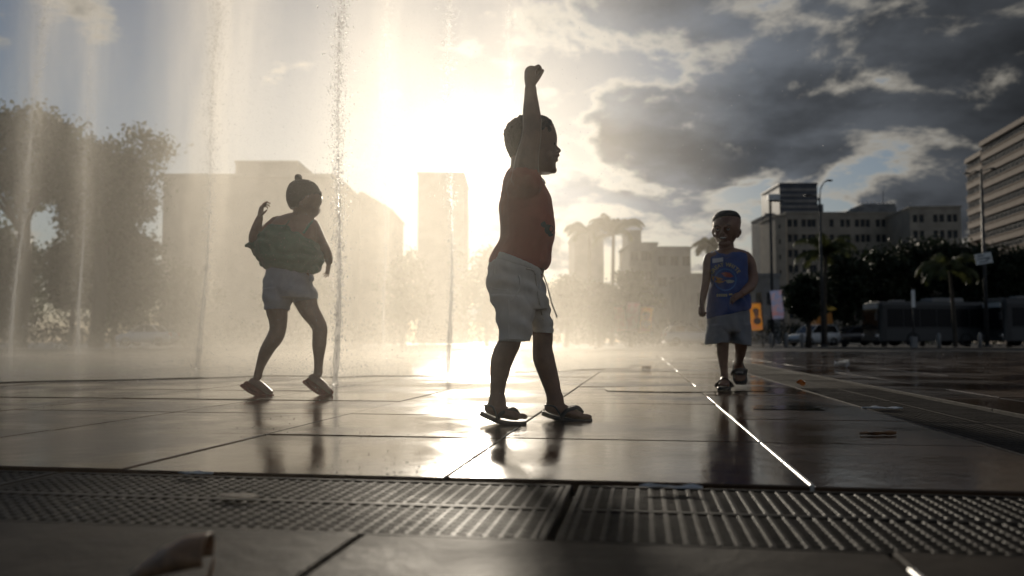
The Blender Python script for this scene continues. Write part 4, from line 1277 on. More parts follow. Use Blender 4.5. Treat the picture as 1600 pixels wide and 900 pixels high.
    def on_shirt(px, py):
        o = Vector((0, 0, HC)); d = (P(px, py, 2.0) - o).normalized(); hit = bv.ray_cast(o, d)
        return (hit[0] + hit[1] * .0012) if hit[0] is not None else None
    for (cx_, cy_, rx_, ry_, sd) in ((849, 351, 4.2, 5, 1), (857, 359, 7.5, 7.5, 2), (860, 367, 4, 3, 3)):
        pts = []
        for k in range(16):
            a = k * math.pi / 8; w = 1 + .35 * noise.noise(Vector((math.cos(a), math.sin(a), sd * 3.1)))
            v = on_shirt(cx_ + rx_ * w * math.cos(a), cy_ + ry_ * w * math.sin(a))
            if v is not None: pts.append(v)
        c = on_shirt(cx_, cy_)
        if c is not None and len(pts) > 6: q.add([c] + pts, [(0, i + 1, (i + 1) % len(pts) + 1) for i in range(len(pts))])
    q.build('print', M('dark_print', (.05, .06, .055), .8), t)
    # shorts
    m_sh = cloth('pale_washed_cotton', (.60, .56, .50), .10)
    s_ = MB()
    f.rows(s_, [((774.5, 395.5), (846, 424), 51), ((769, 407), (847.5, 429), 52), ((762, 421), (848.5, 436), 53), ((759.6, 437), (851, 446), 54), ((761.8, 454), (854.5, 459), 54), ((767, 470), (857, 473), 53), ((774, 484), (856, 484), 48)], e=2.3)
    f.rows(s_, [((766, 462), (834, 466), 34, -.050), ((772, 484), (835, 486), 34, -.054), ((776.2, 502), (833, 504), 33, -.056), ((779, 519), (830, 522), 32, -.058), ((780, 531.5), (828.5, 534.5), 32, -.058)], hollow=14)
    f.rows(s_, [((796, 462), (856, 468), 34, .055), ((808, 484), (859.8, 486), 34, .06), ((823, 503), (862.5, 504), 32, .062), ((832, 519.5), (864.6, 521.5), 31, .063)], hollow=14)
    fuse(s_, 'shorts', .003, 3, m_sh, t, folds(.0062, 110, (.25, .15, 1), .9, 5))
    # waistband, seams, pocket, drawstring
    wb = MB()
    f.rows(wb, [((773.5, 393), (846.8, 423.2), 51.6), ((773, 397), (847.6, 425.5), 53.2), ((770.5, 403.5), (848.4, 429.5), 53.4), ((769.5, 406), (848.0, 431), 52)], sub=2, e=2.3)
    fuse(wb, 'waistband', .003, 2, m_sh, t, folds(.0008, 400, (1, 0, .2), .3, 3))
    shorts = bpy.data.objects[[o.name for o in t.children if o.name.startswith('shorts')][0]]
    bs = BVHTree.FromPolygons([v.co.copy() for v in shorts.data.vertices], [tuple(p.vertices) for p in shorts.data.polygons])
    def on(px, py, off=.001):
        o = Vector((0, 0, HC)); d = (P(px, py, 2.0) - o).normalized(); hit = bs.ray_cast(o, d)
        return (hit[0] + hit[1] * off) if hit[0] is not None else f.p(px, py, -.1)
    def seam(name, pts, r, mat=m_sh):
        q = MB(); pp = [on(*p) for p in pts]; limb3(q, [(v.x, v.y, v.z, r, r) for v in pp], n=7, sub=4); return q.build(name, mat, t, True)
    seam('pocket_edge', [(811, 431), (812.5, 440), (811, 452), (804, 464), (799, 471)], .0026)
    seam('seam', [(793, 452), (794.5, 470), (795, 490), (795, 510), (795, 530)], .0020)
    seam('seam', [(765, 447), (778, 452), (792, 453)], .0020)
    seam('seam', [(773, 427), (774, 410), (777, 402)], .0020)
    seam('hem', [(781, 525.5), (795, 529), (812, 530), (828, 527.5)], .0024)
    seam('fly_seam', [(845, 432), (843, 442), (842, 452)], .0020)
    q = MB(); pp = [on(822, 420, .003), on(834, 424, .003), on(836.5, 440, .003), on(840, 460, .003), on(842.5, 475, .003), on(846, 490, .003), on(849, 500, .003)]
    limb3(q, [(v.x, v.y, v.z, .0028, .0022) for v in pp], n=8, sub=4); q.build('drawstring', m_cord, t, True)
    q = MB(); pp = [f.p(846.5, 424, -.022), f.p(851, 435, -.024), f.p(856, 450, -.024), f.p(861, 470, -.022), f.p(866, 484, -.02), f.p(869.8, 494, -.02)]
    limb3(q, [(v.x, v.y, v.z, .0021, .0021) for v in pp], n=8, sub=4); ball(q, pp[-1], (.0036, .0036, .0044)); q.build('drawstring', m_cord, t, True)
    # flip-flops with a heel strap
    for (dd, path, top, side_) in ((-.064, [((751.5, 642.0), .026), ((763, 647.5), .030), ((779, 654.2), .032), ((797, 657.5), .037), ((813, 658), .036), ((822.5, 657.5), .024)], ((777, 650), (789, 642.5), (801, 640.5), (810, 650)), -1),
                                   (.058, [((848, 642), .026), ((860, 646.8), .030), ((876, 651.0), .032), ((897, 654.0), .037), ((914, 654), .036), ((924.5, 653), .024)], ((876, 647.5), (889, 639.5), (901, 638.0), (910, 648)), 1)):
        q = MB(); sole(q, [(f.p(a[0], a[1], dd), w) for a, w in path], Vector((0, 1, 0)), .0135)
        so = q.build('flip_flop', m_rubber, t, True)
        md = so.modifiers.new('edge', 'BEVEL'); md.width = .002; md.segments = 2; md.limit_method = 'ANGLE'
        q = MB(); A = [f.p(*k, dd) for k in top]
        for s in (-1, 1):
            strap(q, [A[0] + Vector((0, s * .031, -.008)), A[0].lerp(A[1], .6) + Vector((0, s * .030, .004)), A[1] + Vector((.010, s * .022, .004)), A[2] + Vector((.004, s * .009, .0025)), A[3] + Vector((0, 0, .006))], .0075, .0030, Vector((0, s, .5)))
        hs = f.p(path[0][0][0] + 8, path[0][0][1] - 9, dd)
        strap(q, [A[0] + Vector((0, -.032, -.004)), hs + Vector((.022, -.027, -.004)), hs + Vector((-.003, -.010, .0)), hs + Vector((-.003, .010, 0)), hs + Vector((.022, .027, -.004)), A[0] + Vector((0, .032, -.004))], .0068, .0028, Vector((0, 0, 1)))
        q.build('strap', m_rubber, so, True)
    return t
boy_one()

# ------------------------------------------------------------------ the girl dancing under the spray, her back half turned
def girl():
    f = Fig(4.17)
    t = empty('person', (0, 0, 0))
    tag(t, 'girl with a small topknot dancing in green top and grey shorts beside the beaded jet', 'person')
    b = MB()
    f.rows(b, [((466, 283), (482, 283), 8), ((457, 288), (491, 288), 18), ((452, 296), (498.5, 296), 24), ((450.3, 305), (502, 305), 26.5), ((450.5, 312), (503.0, 312), 27), ((452, 318), (501, 318), 26), ((456, 324), (498.6, 324), 24), ((459, 330), (498.2, 330), 21), ((463, 335), (496.5, 335), 17), ((471, 338.5), (493, 338.5), 11)], e=2.1)
    f.limb(b, [(498.5, 312, 2.4, .055), (500.0, 318.0, 3.0, .064)])
    f.limb(b, [(497, 326.5, 2.3, .03), (499.2, 327.5, 2.2, .045), (497, 328, 2.2, .06)]); f.limb(b, [(495.5, 331, 2.3, .03), (498.2, 331.8, 2.1, .045), (495.5, 332, 2.2, .06)])
    f.limb(b, [(471, 315, 3.4, -.085, .4), (470, 320, 3.6, -.09, .4), (472, 325, 2.4, -.085, .4)])
    f.limb(b, [(475, 322, 16.5), (474.5, 333, 17), (472, 346, 21)])
    f.rows(b, [((453, 333), (490, 338), 14), ((436, 339), (492, 345), 22), ((427, 347), (496, 354), 29), ((421, 358), (497, 366), 33), ((417, 378), (494, 385), 34), ((417, 402), (489, 406), 34), ((420, 425), (487, 430), 36), ((417, 440), (487, 444), 37), ((417, 460), (489, 460), 37)])
    # left arm bent up, hand beside the shoulder
    f.limb(b, [(434, 350, 13.5, -.01), (421, 359, 11.5, -.015), (409, 371, 10.5, -.02), (400.5, 381.5, 10, -.03), (397.8, 371, 9.2, -.045), (400, 359, 8.0, -.05), (403.3, 348, 6.6, -.055), (405.5, 341.5, 5.8, -.055)], sub=4)
    hand(b, f.p(406.2, 339.5, -.055), Vector((.18, -.05, 1)), Vector((1, .25, -.1)), -1, .108, curl=(28, 38, 32), thumb_dir=Vector((.9, -.3, .55)), fan=(-12, -2, 8, 14))
    # right arm reaching forward and down
    f.limb(b, [(487, 352, 11.5, .02), (495, 366, 10, .02), (503, 382, 9, .035), (509, 393, 8.6, .06), (512.3, 401, 7.6, .085), (514, 409, 6.0, .105)], sub=4)
    hand(b, f.p(513.6, 411, .108), Vector((-.12, .10, -1)), Vector((-1, .2, .0)), 1, .088, curl=(6, 16, 12), spread=.26, fan=(-4, 2, 6, 10))
    # legs
    f.limb(b, [(433, 462, 20, -.03), (433, 478, 18.5, -.03), (433.2, 488, 16.6, -.03), (434.6, 501, 14.4, -.03), (434, 515, 13.0, -.03), (429.5, 527.5, 12.8, -.03), (421.2, 540, 11.3, -.02), (414.6, 552, 10.2, -.01), (408.6, 567, 7.8, .0), (404.6, 579, 6.5, .0), (403, 588, 6.8, .0)])
    f.limb(b, [(395, 596, 6, .0, 1.3), (405, 602, 7, .0, 1.4), (417, 610, 5.5, .0, 1.9), (423, 613, 3.6, .0, 2.6)])
    f.limb(b, [(473, 458, 20, .03), (478, 472, 18, .03), (484, 486, 15.5, .03), (493.4, 500, 13.2, .03), (499.6, 513, 12.2, .03), (499.4, 527, 11.6, .03), (498.6, 541, 11.0, .03), (498.2, 557, 8.3, .03), (497.6, 572, 6.9, .03), (497, 583, 7.2, .03)])
    f.limb(b, [(488, 590, 6, .03, 1.3), (498, 597, 7, .03, 1.4), (510, 607, 5.5, .03, 1.9), (517, 613, 3.6, .03, 2.6)])
    fuse(b, 'body', .0034, 4, m_skin2, t)
    # hair drawn up into a topknot
    h = MB()
    f.rows(h, [((465, 281.5), (483, 281.5), 9), ((454.5, 286.5), (492.5, 286.5), 20), ((449.5, 296), (499.8, 296), 26.5), ((447.8, 305), (502.2, 305), 28.5), ((448.4, 313), (494, 313), 28, -.004), ((450.5, 320), (484, 320), 26, -.010), ((454.5, 327), (474, 327), 20, -.014)], e=2.1)
    f.limb(h, [(468, 286.5, 6.0), (466.6, 281.5, 5.6), (466.2, 277.6, 6.2)])
    for k in range(26):
        a = rnd.uniform(0, 6.28); c = f.p(466.6, 279, 0) + Vector((math.cos(a) * .012, math.sin(a) * .012, rnd.uniform(-.008, .010))); ball(h, c, .0045, 6)
    for k in range(40):
        a = rnd.uniform(-.2, 3.3); c = f.p(475 - 27.0 * math.cos(a), 307 - 26.0 * math.sin(a), rnd.uniform(-.04, .04)); ball(h, c, .0034, 6)
    fuse(h, 'hair', .0034, 2, m_hair, t, lambda c: .0020 * noise.noise(Vector((c.x * 60, c.y * 60, c.z * 160))) + .001 * noise.noise(c * 240))
    q = MB(); rr_ = [f.p(468, 284.6, 0) + Vector((.0145 * math.cos(k * .5236), .0145 * math.sin(k * .5236), .001)) for k in range(13)]
    q.tube(rr_, .003, 6); q.build('hair_tie', M('dark_elastic', (.05, .03, .03), .7), t, True)
    eye(t, f.p(497, 309, .052), f.m(3.6), (1, .8, -.3)); eye(t, f.p(484, 309, .088), f.m(3.6), (.5, 1, -.3))
    q = MB(); f.limb(q, [(497.4, 329.7, 1.2, .034), (498.8, 329.8, 1.3, .048), (496.8, 330.0, 1.2, .058)]); q.build('mouth', m_mouth, t, True)
    # green blousy top with a ruffled edge
    m_top = cloth('bottle_green_cotton', (.04, .15, .09), .25)
    s_ = MB()
    f.rows(s_, [((424, 352), (484, 360), 31), ((410, 361.5), (492, 371), 37), ((400, 374), (499, 383), 43), ((396.5, 388), (504, 394), 47), ((402, 399), (505.5, 404), 48), ((409.5, 410), (502.5, 415), 46), ((416, 419), (496, 424.5), 41), ((424, 424), (488, 429), 36)], e=2.2, hollow=8)
    f.limb(s_, [(408, 384, 7, -.06, 1.6), (396, 385, 5.5, -.05, 1.5), (386.5, 384.6, 4.2, -.04, 1.4)])
    for (x_, y_, r_, dd) in ((397, 390.5, 6, -.03), (401, 395, 6.5, .02), (406, 402, 6.5, -.05), (412, 410, 6.5, -.03), (417, 416, 6, -.06), (498, 412, 8, -.03), (492, 420, 7, -.06)):
        ball(s_, f.p(x_, y_, dd), f.m(r_))
    def ruf(c): return .006 * noise.noise(Vector((c.x * 22, c.y * 22, c.z * 14))) + .0030 * math.sin(c.z * 125 + c.x * 12 + 4 * noise.noise(c * 7)) + .0020 * math.sin(c.x * 110 + c.z * 20 + 5 * noise.noise(c * 9)) + .0008 * noise.noise(c * 90)
    fuse(s_, 'top', .0038, 6, m_top, t, ruf)
    q = MB()
    for pts in (((444, 356, -.115), (452, 346, -.085), (461, 336.5, -.045), (466, 334, .0)), ((474, 364, -.11), (481, 354, -.085), (488, 344.5, -.03))):
        pp = [f.p(*k) for k in pts]; limb3(q, [(v.x, v.y, v.z, .006, .0025) for v in pp], n=8, sub=4)
    q.build('strap', m_top, t, True)
    m_g = cloth('blue_grey_jersey', (.30, .32, .37), .15)
    s_ = MB()
    f.rows(s_, [((421, 419), (486, 424), 38), ((417, 427), (487, 432), 41), ((414.4, 436), (487, 441), 42), ((413, 448), (488.5, 452), 43), ((412.5, 458), (491, 460), 42), ((414, 466), (490, 466), 40)])
    f.rows(s_, [((413.4, 452), (458, 452), 38, -.018), ((412.8, 466), (456, 468), 35, -.024), ((414, 475), (453, 477), 31, -.03), ((415, 484.5), (450.5, 484), 29, -.03)], hollow=6)
    f.rows(s_, [((452, 450), (490, 448), 36, .028), ((455, 459), (494, 455), 33, .03), ((459, 468), (495.6, 460), 30, .03), ((461.5, 475), (496.3, 466.5), 28, .03)], hollow=6)
    fuse(s_, 'shorts', .0036, 3, m_g, t, folds(.0036, 95, (.3, .2, 1), .9, 9))
    q = MB(); f.rows(q, [((483, 427), (489, 430), 10, -.06), ((484, 433), (490.5, 436), 9, -.06), ((483, 440), (487, 441), 8, -.06)]); fuse(q, 'waist_tie', .0036, 2, m_g, t)
    q = MB(); c = f.p(513.2, 404.5, .094); q.tube([c + Vector((.023 * math.cos(k * .4488), .023 * math.sin(k * .4488), .006 * math.cos(k * .4488))) for k in range(15)], .0032, 6); q.build('bracelet', M('pale_beads', (.65, .62, .58), .3), t, True)
    m_clog = M('dull_red_clog', (.20, .045, .035), .85, scale=30, spec=.12)
    for dd, path, up in ((.0, [((379.8, 599.5), .024), ((391, 608), .028), ((405, 614.5), .034), ((417, 616.5), .035), ((426, 616.5), .022)], [(385, 599.5, 4.2, 1.5), (396, 604.5, 8.0, 1.05), (409, 609.2, 8.4, 1.1), (419, 612.5, 5.2, 1.6)]),
                         (.03, [((476.6, 593.5), .024), ((488, 603.5), .028), ((501, 612), .034), ((514, 617), .035), ((522.8, 617.2), .022)], [(482, 594.5, 4.2, 1.5), (493, 600, 8.0, 1.05), (506, 608, 8.4, 1.1), (516, 613, 5.2, 1.6)])):
        q = MB(); sole(q, [(f.p(a[0], a[1], dd), w) for a, w in path], Vector((0, 1, 0)), .014)
        so = q.build('clog', m_clog, t, True)
        q = MB(); f.limb(q, [(a, b_, r_, dd, k) for a, b_, r_, k in up]); fuse(q, 'upper', .003, 3, m_clog, so)
    return t
girl()

# ------------------------------------------------------------------ the smiling boy walking towards the camera
def boy_two():
    f = Fig(4.65)
    t = empty('person', (0, 0, 0))
    tag(t, 'smiling boy in blue sleeveless shirt and grey shorts walking towards the camera', 'person')
    b = MB()
    f.rows(b, [((1127, 331.5), (1143, 331.5), 10), ((1120, 335), (1149.5, 335), 21), ((1115.8, 342), (1154, 342), 29), ((1114.8, 350), (1155.2, 350), 32), ((1115.5, 358), (1154.6, 358), 32), ((1117, 366), (1152, 366), 30), ((1119, 373), (1149, 373), 26), ((1122.5, 379), (1145, 379), 20), ((1127, 384), (1139.5, 384), 13)], e=2.15)
    fd = -.108
    f.limb(b, [(1128.8, 356, 1.8, fd - .001), (1128.0, 361, 2.2, fd - .008), (1127.6, 364.6, 3.0, fd - .012)])
    f.limb(b, [(1124.6, 365.8, 2.0, fd), (1128, 366.2, 2.4, fd - .006), (1131.6, 365.8, 2.0, fd)])
    f.limb(b, [(1128, 369, 6.5, -.072), (1131, 371, 7.5, -.074), (1134, 369.5, 6.5, -.070)], ry=.95)
    f.limb(b, [(1122.5, 369.6, 1.5, -.080), (1126.5, 369.3, 1.7, -.094), (1130, 369.6, 1.7, -.0985), (1133.5, 369.3, 1.7, -.094), (1137.5, 369.2, 1.5, -.080)])
    f.limb(b, [(1123.5, 372.0, 1.4, -.080), (1130, 375.4, 1.9, -.095), (1136.8, 371.8, 1.4, -.080)])
    f.limb(b, [(1126, 381, 4.5, -.07), (1133, 381.5, 5, -.072), (1138, 381, 4.5, -.07)])
    f.limb(b, [(1121, 366, 5.0, -.066), (1122, 369, 4.5, -.066)]); f.limb(b, [(1142, 365.5, 6.0, -.076), (1142.5, 369, 5.2, -.070)])
    f.limb(b, [(1117.5, 354.5, 1.8, -.066), (1121.5, 353, 2.2, -.084), (1126.5, 354.5, 1.8, -.100)]); f.limb(b, [(1131, 354.3, 1.8, -.107), (1138, 352.5, 2.2, -.109), (1146.5, 354, 1.8, -.092)])
    f.limb(b, [(1154.6, 360, 3.4, .0, 1.6), (1155.4, 364, 3.2, .004, 1.6), (1152.8, 369.5, 2.4, -.004, 1.4)]); f.limb(b, [(1114.6, 359, 2.2, .02, 1.6), (1114.2, 363, 2.2, .02, 1.6), (1116, 368.5, 1.8, .012, 1.4)])
    f.limb(b, [(1134.5, 372, 11.5, .005), (1134.5, 382, 12.0, .008), (1134.5, 394, 13.5, .01)])
    f.rows(b, [((1122, 390), (1149, 388), 13), ((1109, 396.5), (1163, 392.5), 19), ((1105, 404), (1169, 402), 23), ((1107, 424), (1166, 420), 26), ((1110, 445), (1164, 445), 27), ((1109, 470), (1165, 468), 29), ((1108, 495), (1167, 490), 30), ((1110, 516), (1166, 514), 29)])
    f.limb(b, [(1109, 403, 8.6, -.01), (1105.3, 412, 7.4, -.02), (1104.2, 426, 6.6, -.03), (1103, 440, 6.5, -.035), (1100.2, 455, 5.9, -.05), (1097.8, 468, 4.9, -.065), (1096.8, 475, 4.5, -.07)])
    hand(b, f.p(1096.4, 477, -.072), Vector((-.10, -.15, -1)), Vector((.75, .55, 0)), -1, .098, curl=(52, 66, 48), thumb_dir=Vector((.55, -.5, -.75)))
    f.limb(b, [(1165, 401.5, 9.5, .0), (1171.5, 411, 9.0, .0), (1174.5, 424, 8.6, -.01), (1176.2, 436, 8.6, -.03), (1173.5, 445.5, 8.2, -.065), (1167.8, 451.5, 7.2, -.10), (1162.5, 456, 5.9, -.125), (1160, 458, 5.2, -.135)])
    hand(b, f.p(1158.6, 459, -.138), Vector((-.80, -.12, -.42)), Vector((.15, .9, -.5)), 1, .092, curl=(22, 30, 22), thumb_dir=Vector((-.7, -.25, .25)))
    # legs: one carries the weight, the other swings behind
    f.limb(b, [(1125, 506, 19), (1127.5, 522, 13.5), (1129.2, 535, 10.0), (1129.2, 550, 9.2), (1130.0, 564, 7.6), (1131.4, 578, 6.0), (1132.0, 588, 5.9), (1132, 596, 6.2)])
    an = f.p(1132, 598, 0); fd_ = Vector((-.28, -1, 0)).normalized(); ac = Vector((1, -.28, 0)).normalized()
    zf = .026
    def fp(s, z): v = Vector((an.x, an.y, 0)) + fd_ * s; v.z = z; return v
    pts = [(*fp(-.022, zf + .020), .021, .020), (*fp(.02, zf + .026), .024, .026), (*fp(.065, zf + .018), .027, .018), (*fp(.10, zf + .010), .030, .012)]
    limb3(b, pts, side=Vector((0, 0, 1)))
    toes(b, fp(.105, zf + .008), fd_, ac, .12, 1)
    f.limb(b, [(1153, 506, 18, .02), (1155.5, 522, 13.5, .0), (1157.6, 537, 10.0, -.015), (1157.2, 546, 9.2, .02), (1156.0, 555, 8.2, .08), (1154.6, 562, 7.0, .14), (1154, 567, 6.5, .175)])
    f.limb(b, [(1153.6, 568, 7.0, .19, .9), (1154.6, 577, 8.4, .195, .8), (1156.2, 587, 9.2, .185, .6), (1157, 592, 8.6, .18, .5)])
    toes(b, f.p(1157.0, 592.5, .178), Vector((.03, -.1, -1)).normalized(), Vector((1, 0, 0)), .115, -1)
    fuse(b, 'body', .003, 4, m_skin2, t)
    h = MB()
    f.rows(h, [((1126, 329.8), (1144, 329.8), 11), ((1118.6, 333.5), (1150.6, 333.5), 23), ((1114.5, 340), (1155.2, 340), 29.3), ((1114.0, 343), (1155.8, 343), 29.0, .006), ((1113.6, 346.5), (1156.4, 346.5), 27.5, .018), ((1113.6, 353), (1156.2, 353), 25, .038), ((1115.0, 361), (1154.5, 361), 22, .045), ((1117.5, 371), (1150, 371), 18, .042), ((1121, 379), (1146, 379), 12, .04)], e=2.2)
    fuse(h, 'hair', .003, 1, m_hair, t, lambda c: .0012 * noise.noise(c * 220) + .001 * noise.noise(c * 90))
    for (x_, y_, dd) in ((1121.4, 358.2, -.0825), (1137.8, 357.6, -.1060)):
        eye(t, f.p(x_, y_, dd), f.m(2.5), (-.15, -1, 0))
        q = MB(); f.limb(q, [(x_ - 3.6, y_ - .2, .7, dd - .004), (x_, y_ - 2.0, .9, dd - .009), (x_ + 3.6, y_ - .2, .7, dd - .004)], n=8); q.build('eyelid', m_skin2, t, True)
        q = MB(); f.limb(q, [(x_ - 5, y_ - 4.2, .8, dd - .002), (x_ - .5, y_ - 6.0, 1.1, dd - .008), (x_ + 5, y_ - 4.6, .8, dd - .002)], n=8); q.build('eyebrow', m_hair, t, True)
    q = MB(); f.limb(q, [(1123.6, 371.0, .9, -.081), (1126.5, 371.9, 1.6, -.0945), (1130, 372.3, 1.9, -.0985), (1133.5, 371.9, 1.6, -.0945), (1136.6, 370.8, .9, -.081)], ry=.6); q.build('mouth', m_mouth, t, True)
    q = MB(); f.limb(q, [(1125.8, 371.0, .8, -.0965), (1130, 371.4, 1.0, -.1015), (1134.4, 370.9, .8, -.0965)], ry=.5); q.build('teeth', m_teeth, t, True)
    # blue sleeveless shirt
    m_b = cloth('deep_blue_cotton', (.030, .070, .235), .2)
    s_ = MB()
    f.rows(s_, [((1112, 393.6), (1160, 390.0), 13, .03), ((1107.5, 397.5), (1166, 393.8), 21, .012), ((1105.2, 404), (1167.6, 401.5), 26, .0), ((1105.2, 414), (1166.6, 411), 29), ((1106.5, 428), (1166.5, 424), 31), ((1109.2, 442), (1167.8, 440), 32), ((1107, 457), (1168.8, 454), 33), ((1104.7, 474), (1171.3, 466.5), 34), ((1104.5, 488), (1172.6, 476.5), 34), ((1105.6, 498), (1172.3, 482.5), 33)], e=2.35, hollow=10)
    shirt = fuse(s_, 'shirt', .0036, 3, m_b, t, folds(.0036, 70, (.75, .1, .6), .9, 13))
    q = MB(); pp = [f.p(x_, y_, d_) for x_, y_, d_ in ((1118, 391.5, .0), (1120.5, 395, -.052), (1127, 399.6, -.085), (1134.5, 401.2, -.094), (1142, 399.4, -.086), (1149.5, 394.5, -.055), (1152.5, 389.5, .0))]
    limb3(q, [(v.x, v.y, v.z, .0055, .003) for v in pp], n=8, sub=5); q.build('neckband', m_b, t, True)
    bv = BVHTree.FromPolygons([v.co.copy() for v in shirt.data.vertices], [tuple(p.vertices) for p in shirt.data.polygons])
    def on(px, py, off=.0012):
        o = Vector((0, 0, HC)); d = (P(px, py, 2.0) - o).normalized(); hit = bv.ray_cast(o, d)
        return (hit[0] + hit[1] * off) if hit[0] is not None else None
    def decal(name, mat, polys, off):
        q = MB()
        for poly in polys:
            vs = [on(x_, y_, off) for x_, y_ in poly]
            if all(v is not None for v in vs): q.add(vs, [tuple(range(len(vs)))])
        if q.v: return q.build(name, mat, t)
    # arched lettering, letter by letter, laid on the cloth
    m_let = M('yellowed_print', (.42, .36, .16), .8)
    def word(name, text, cx_, cy_, rad, a0, a1, size, mat):
        n = len(text); q = MB()
        for k, ch in enumerate(text):
            if ch == ' ': continue
            a = R(a0 + (a1 - a0) * k / (n - 1))
            cu = bpy.data.curves.new('glyph', 'FONT'); cu.body = ch; cu.align_x = 'CENTER'; cu.size = size; cu.resolution_u = 2; cu.offset = size * .02
            o = bpy.data.objects.new('glyph', cu); COL.objects.link(o)
            dg = bpy.context.evaluated_depsgraph_get(); me = bpy.data.meshes.new_from_object(o.evaluated_get(dg)); bpy.data.objects.remove(o); bpy.data.curves.remove(cu)
            ok = True; vs = []
            for v in me.vertices:
                x_ = v.co.x * math.cos(a) + v.co.y * math.sin(a) + rad * math.sin(a); y_ = -v.co.x * math.sin(a) + v.co.y * math.cos(a) + rad * math.cos(a)
                w = on(cx_ + x_, cy_ - y_, .0016)
                if w is None: ok = False; break
                vs.append(w)
            if ok: q.add(vs, [tuple(p.vertices) for p in me.polygons])
            bpy.data.meshes.remove(me)
        q.build(name, mat, t)
    word('printed_lettering', 'GREAT WHITE', 1133.5, 437, 21.0, -60, 58, 8.2, m_let)
    def arc(cx_, cy_, r0, r1, a0, a1, n): return [[(cx_ + r * math.cos(R(a)), cy_ - r * math.sin(R(a))) for r, a in ((r0, aa), (r1, aa), (r1, ab), (r0, ab))] for aa, ab in ((a0 + (a1 - a0) * k / n, a0 + (a1 - a0) * (k + 1) / n) for k in range(n))]
    decal('print_ring', M('blue_print', (.06, .16, .42), .8), arc(1133.5, 437, 15.5, 17.6, 0, 360, 36), .0011)
    def blob(pts, cx_, cy_): return [[(cx_, cy_), pts[k], pts[(k + 1) % len(pts)]] for k in range(len(pts))]
    decal('print_fish', M('orange_print', (.48, .24, .06), .8), blob([(1113, 433), (1117, 431.5), (1122, 433.5), (1128, 435), (1134, 438), (1130, 441), (1124, 442.5), (1118, 441), (1114.5, 437.5)], 1122, 437), .0014)
    decal('print_fish', M('red_print', (.34, .07, .05), .8), blob([(1127, 427), (1134, 425), (1141, 427), (1146, 432), (1141, 433.5), (1133, 432.5)], 1136, 429.5), .0014)
    decal('print_fish', M('pale_print', (.36, .38, .30), .8), blob([(1133, 438), (1140, 437), (1148, 439), (1144, 442), (1137, 442.5)], 1140, 440), .0014)
    decal('print_line', m_let, [[(1120 + k * 3.4, 459.5), (1122.4 + k * 3.4, 459.3), (1122.4 + k * 3.4, 463.5), (1120 + k * 3.4, 463.7)] for k in range(5)] + [[(1139, 459), (1144, 458.5), (1144, 461), (1139, 461.5)]], .0014)
    decal('name_sticker', M('white_sticker', (.62, .60, .60), .6, vary=.06), [[(1113.2 + (1129.6 - 1113.2) * i / 4, y0 - 1.9 * i / 4) for i, y0 in ((k, 404.4), (k + 1, 404.4))] + [(1113.6 + (1130.0 - 1113.6) * i / 4, 411.2 - 2.6 * i / 4) for i in (k + 1, k)] for k in range(4)], .0018)
    m_g = cloth('grey_shorts_cotton', (.23, .24, .26), .12)
    s_ = MB()
    f.rows(s_, [((1107, 484), (1169, 474), 30), ((1105.8, 495), (1170.4, 488), 32), ((1105, 506), (1170.6, 502), 33), ((1104.6, 515), (1170.8, 514), 32), ((1106, 520), (1169, 520), 28)])
    f.rows(s_, [((1104.8, 508), (1138.6, 508), 30), ((1103.6, 522), (1139, 520), 29), ((1102.8, 532), (1139, 528), 28), ((1102.6, 538), (1138.6, 534), 27)], hollow=8)
    f.rows(s_, [((1138, 508), (1170.8, 506), 30), ((1139.5, 522), (1171.4, 522), 29), ((1140.2, 532), (1172, 534), 28), ((1140.6, 536.5), (1172.4, 541), 27)], hollow=8)
    fuse(s_, 'shorts', .0036, 3, m_g, t, folds(.0040, 85, (.9, .1, .35), .9, 17))
    # sandals
    q = MB(); sole(q, [(fp(-.045, zf), .026), (fp(.0, zf - .002), .029), (fp(.05, zf - .004), .031), (fp(.10, zf - .004), .037), (fp(.140, zf - .004), .030)], ac, .018)
    so = q.build('sandal', m_rubber, t, True)
    q = MB(); strap(q, [fp(.05, zf - .006) - ac * .036, fp(.055, zf + .022) - ac * .031, fp(.06, zf + .040), fp(.055, zf + .022) + ac * .031, fp(.05, zf - .006) + ac * .036], .016, .003, Vector((0, 0, 1)))
    strap(q, [fp(.0, zf) - ac * .028, fp(-.03, zf + .026) - ac * .02, fp(-.046, zf + .03), fp(-.03, zf + .026) + ac * .02, fp(.0, zf) + ac * .028], .006, .0025, Vector((0, 0, 1))); q.build('strap', m_rubber, so, True)
    q = MB(); A = [f.p(x_, y_, d_) for x_, y_, d_ in ((1153, 563.5, .232), (1154, 573, .234), (1155.5, 585, .226), (1157.0, 595, .212), (1157.6, 601, .200))]
    rings = []
    for v, w in zip(A, (.026, .034, .040, .042, .028)):
        rings.append([v + Vector((a * w, bq * .008, 0)) for a, bq in ((-1, -.5), (-.9, -1), (.9, -1), (1, -.5), (1, .5), (.9, 1), (-.9, 1), (-1, .5))])
    q.loft(rings); so = q.build('sandal', m_rubber, t, True)
    q = MB(); B = [f.p(x_, y_, d_) for x_, y_, d_ in ((1145.6, 584.5, .21), (1148, 582.5, .165), (1155.5, 580.5, .150), (1163.5, 581, .165), (1166.8, 582.5, .21))]
    strap(q, B, .020, .0035, Vector((0, -1, 0))); q.build('strap', m_rubber, so, True)
    q = MB()
    for k in range(5):
        c = f.p(1150.2 + k * 2.5, 581.4 + .25 * abs(k - 2), .1465 + .002 * abs(k - 2)); q.box(c.x - .0022, c.x + .0022, c.y - .004, c.y - .002, c.z - .005, c.z + .005)
    q.build('strap_print', M('pale_strap_print', (.45, .45, .44), .6), so)
    return t
boy_two()
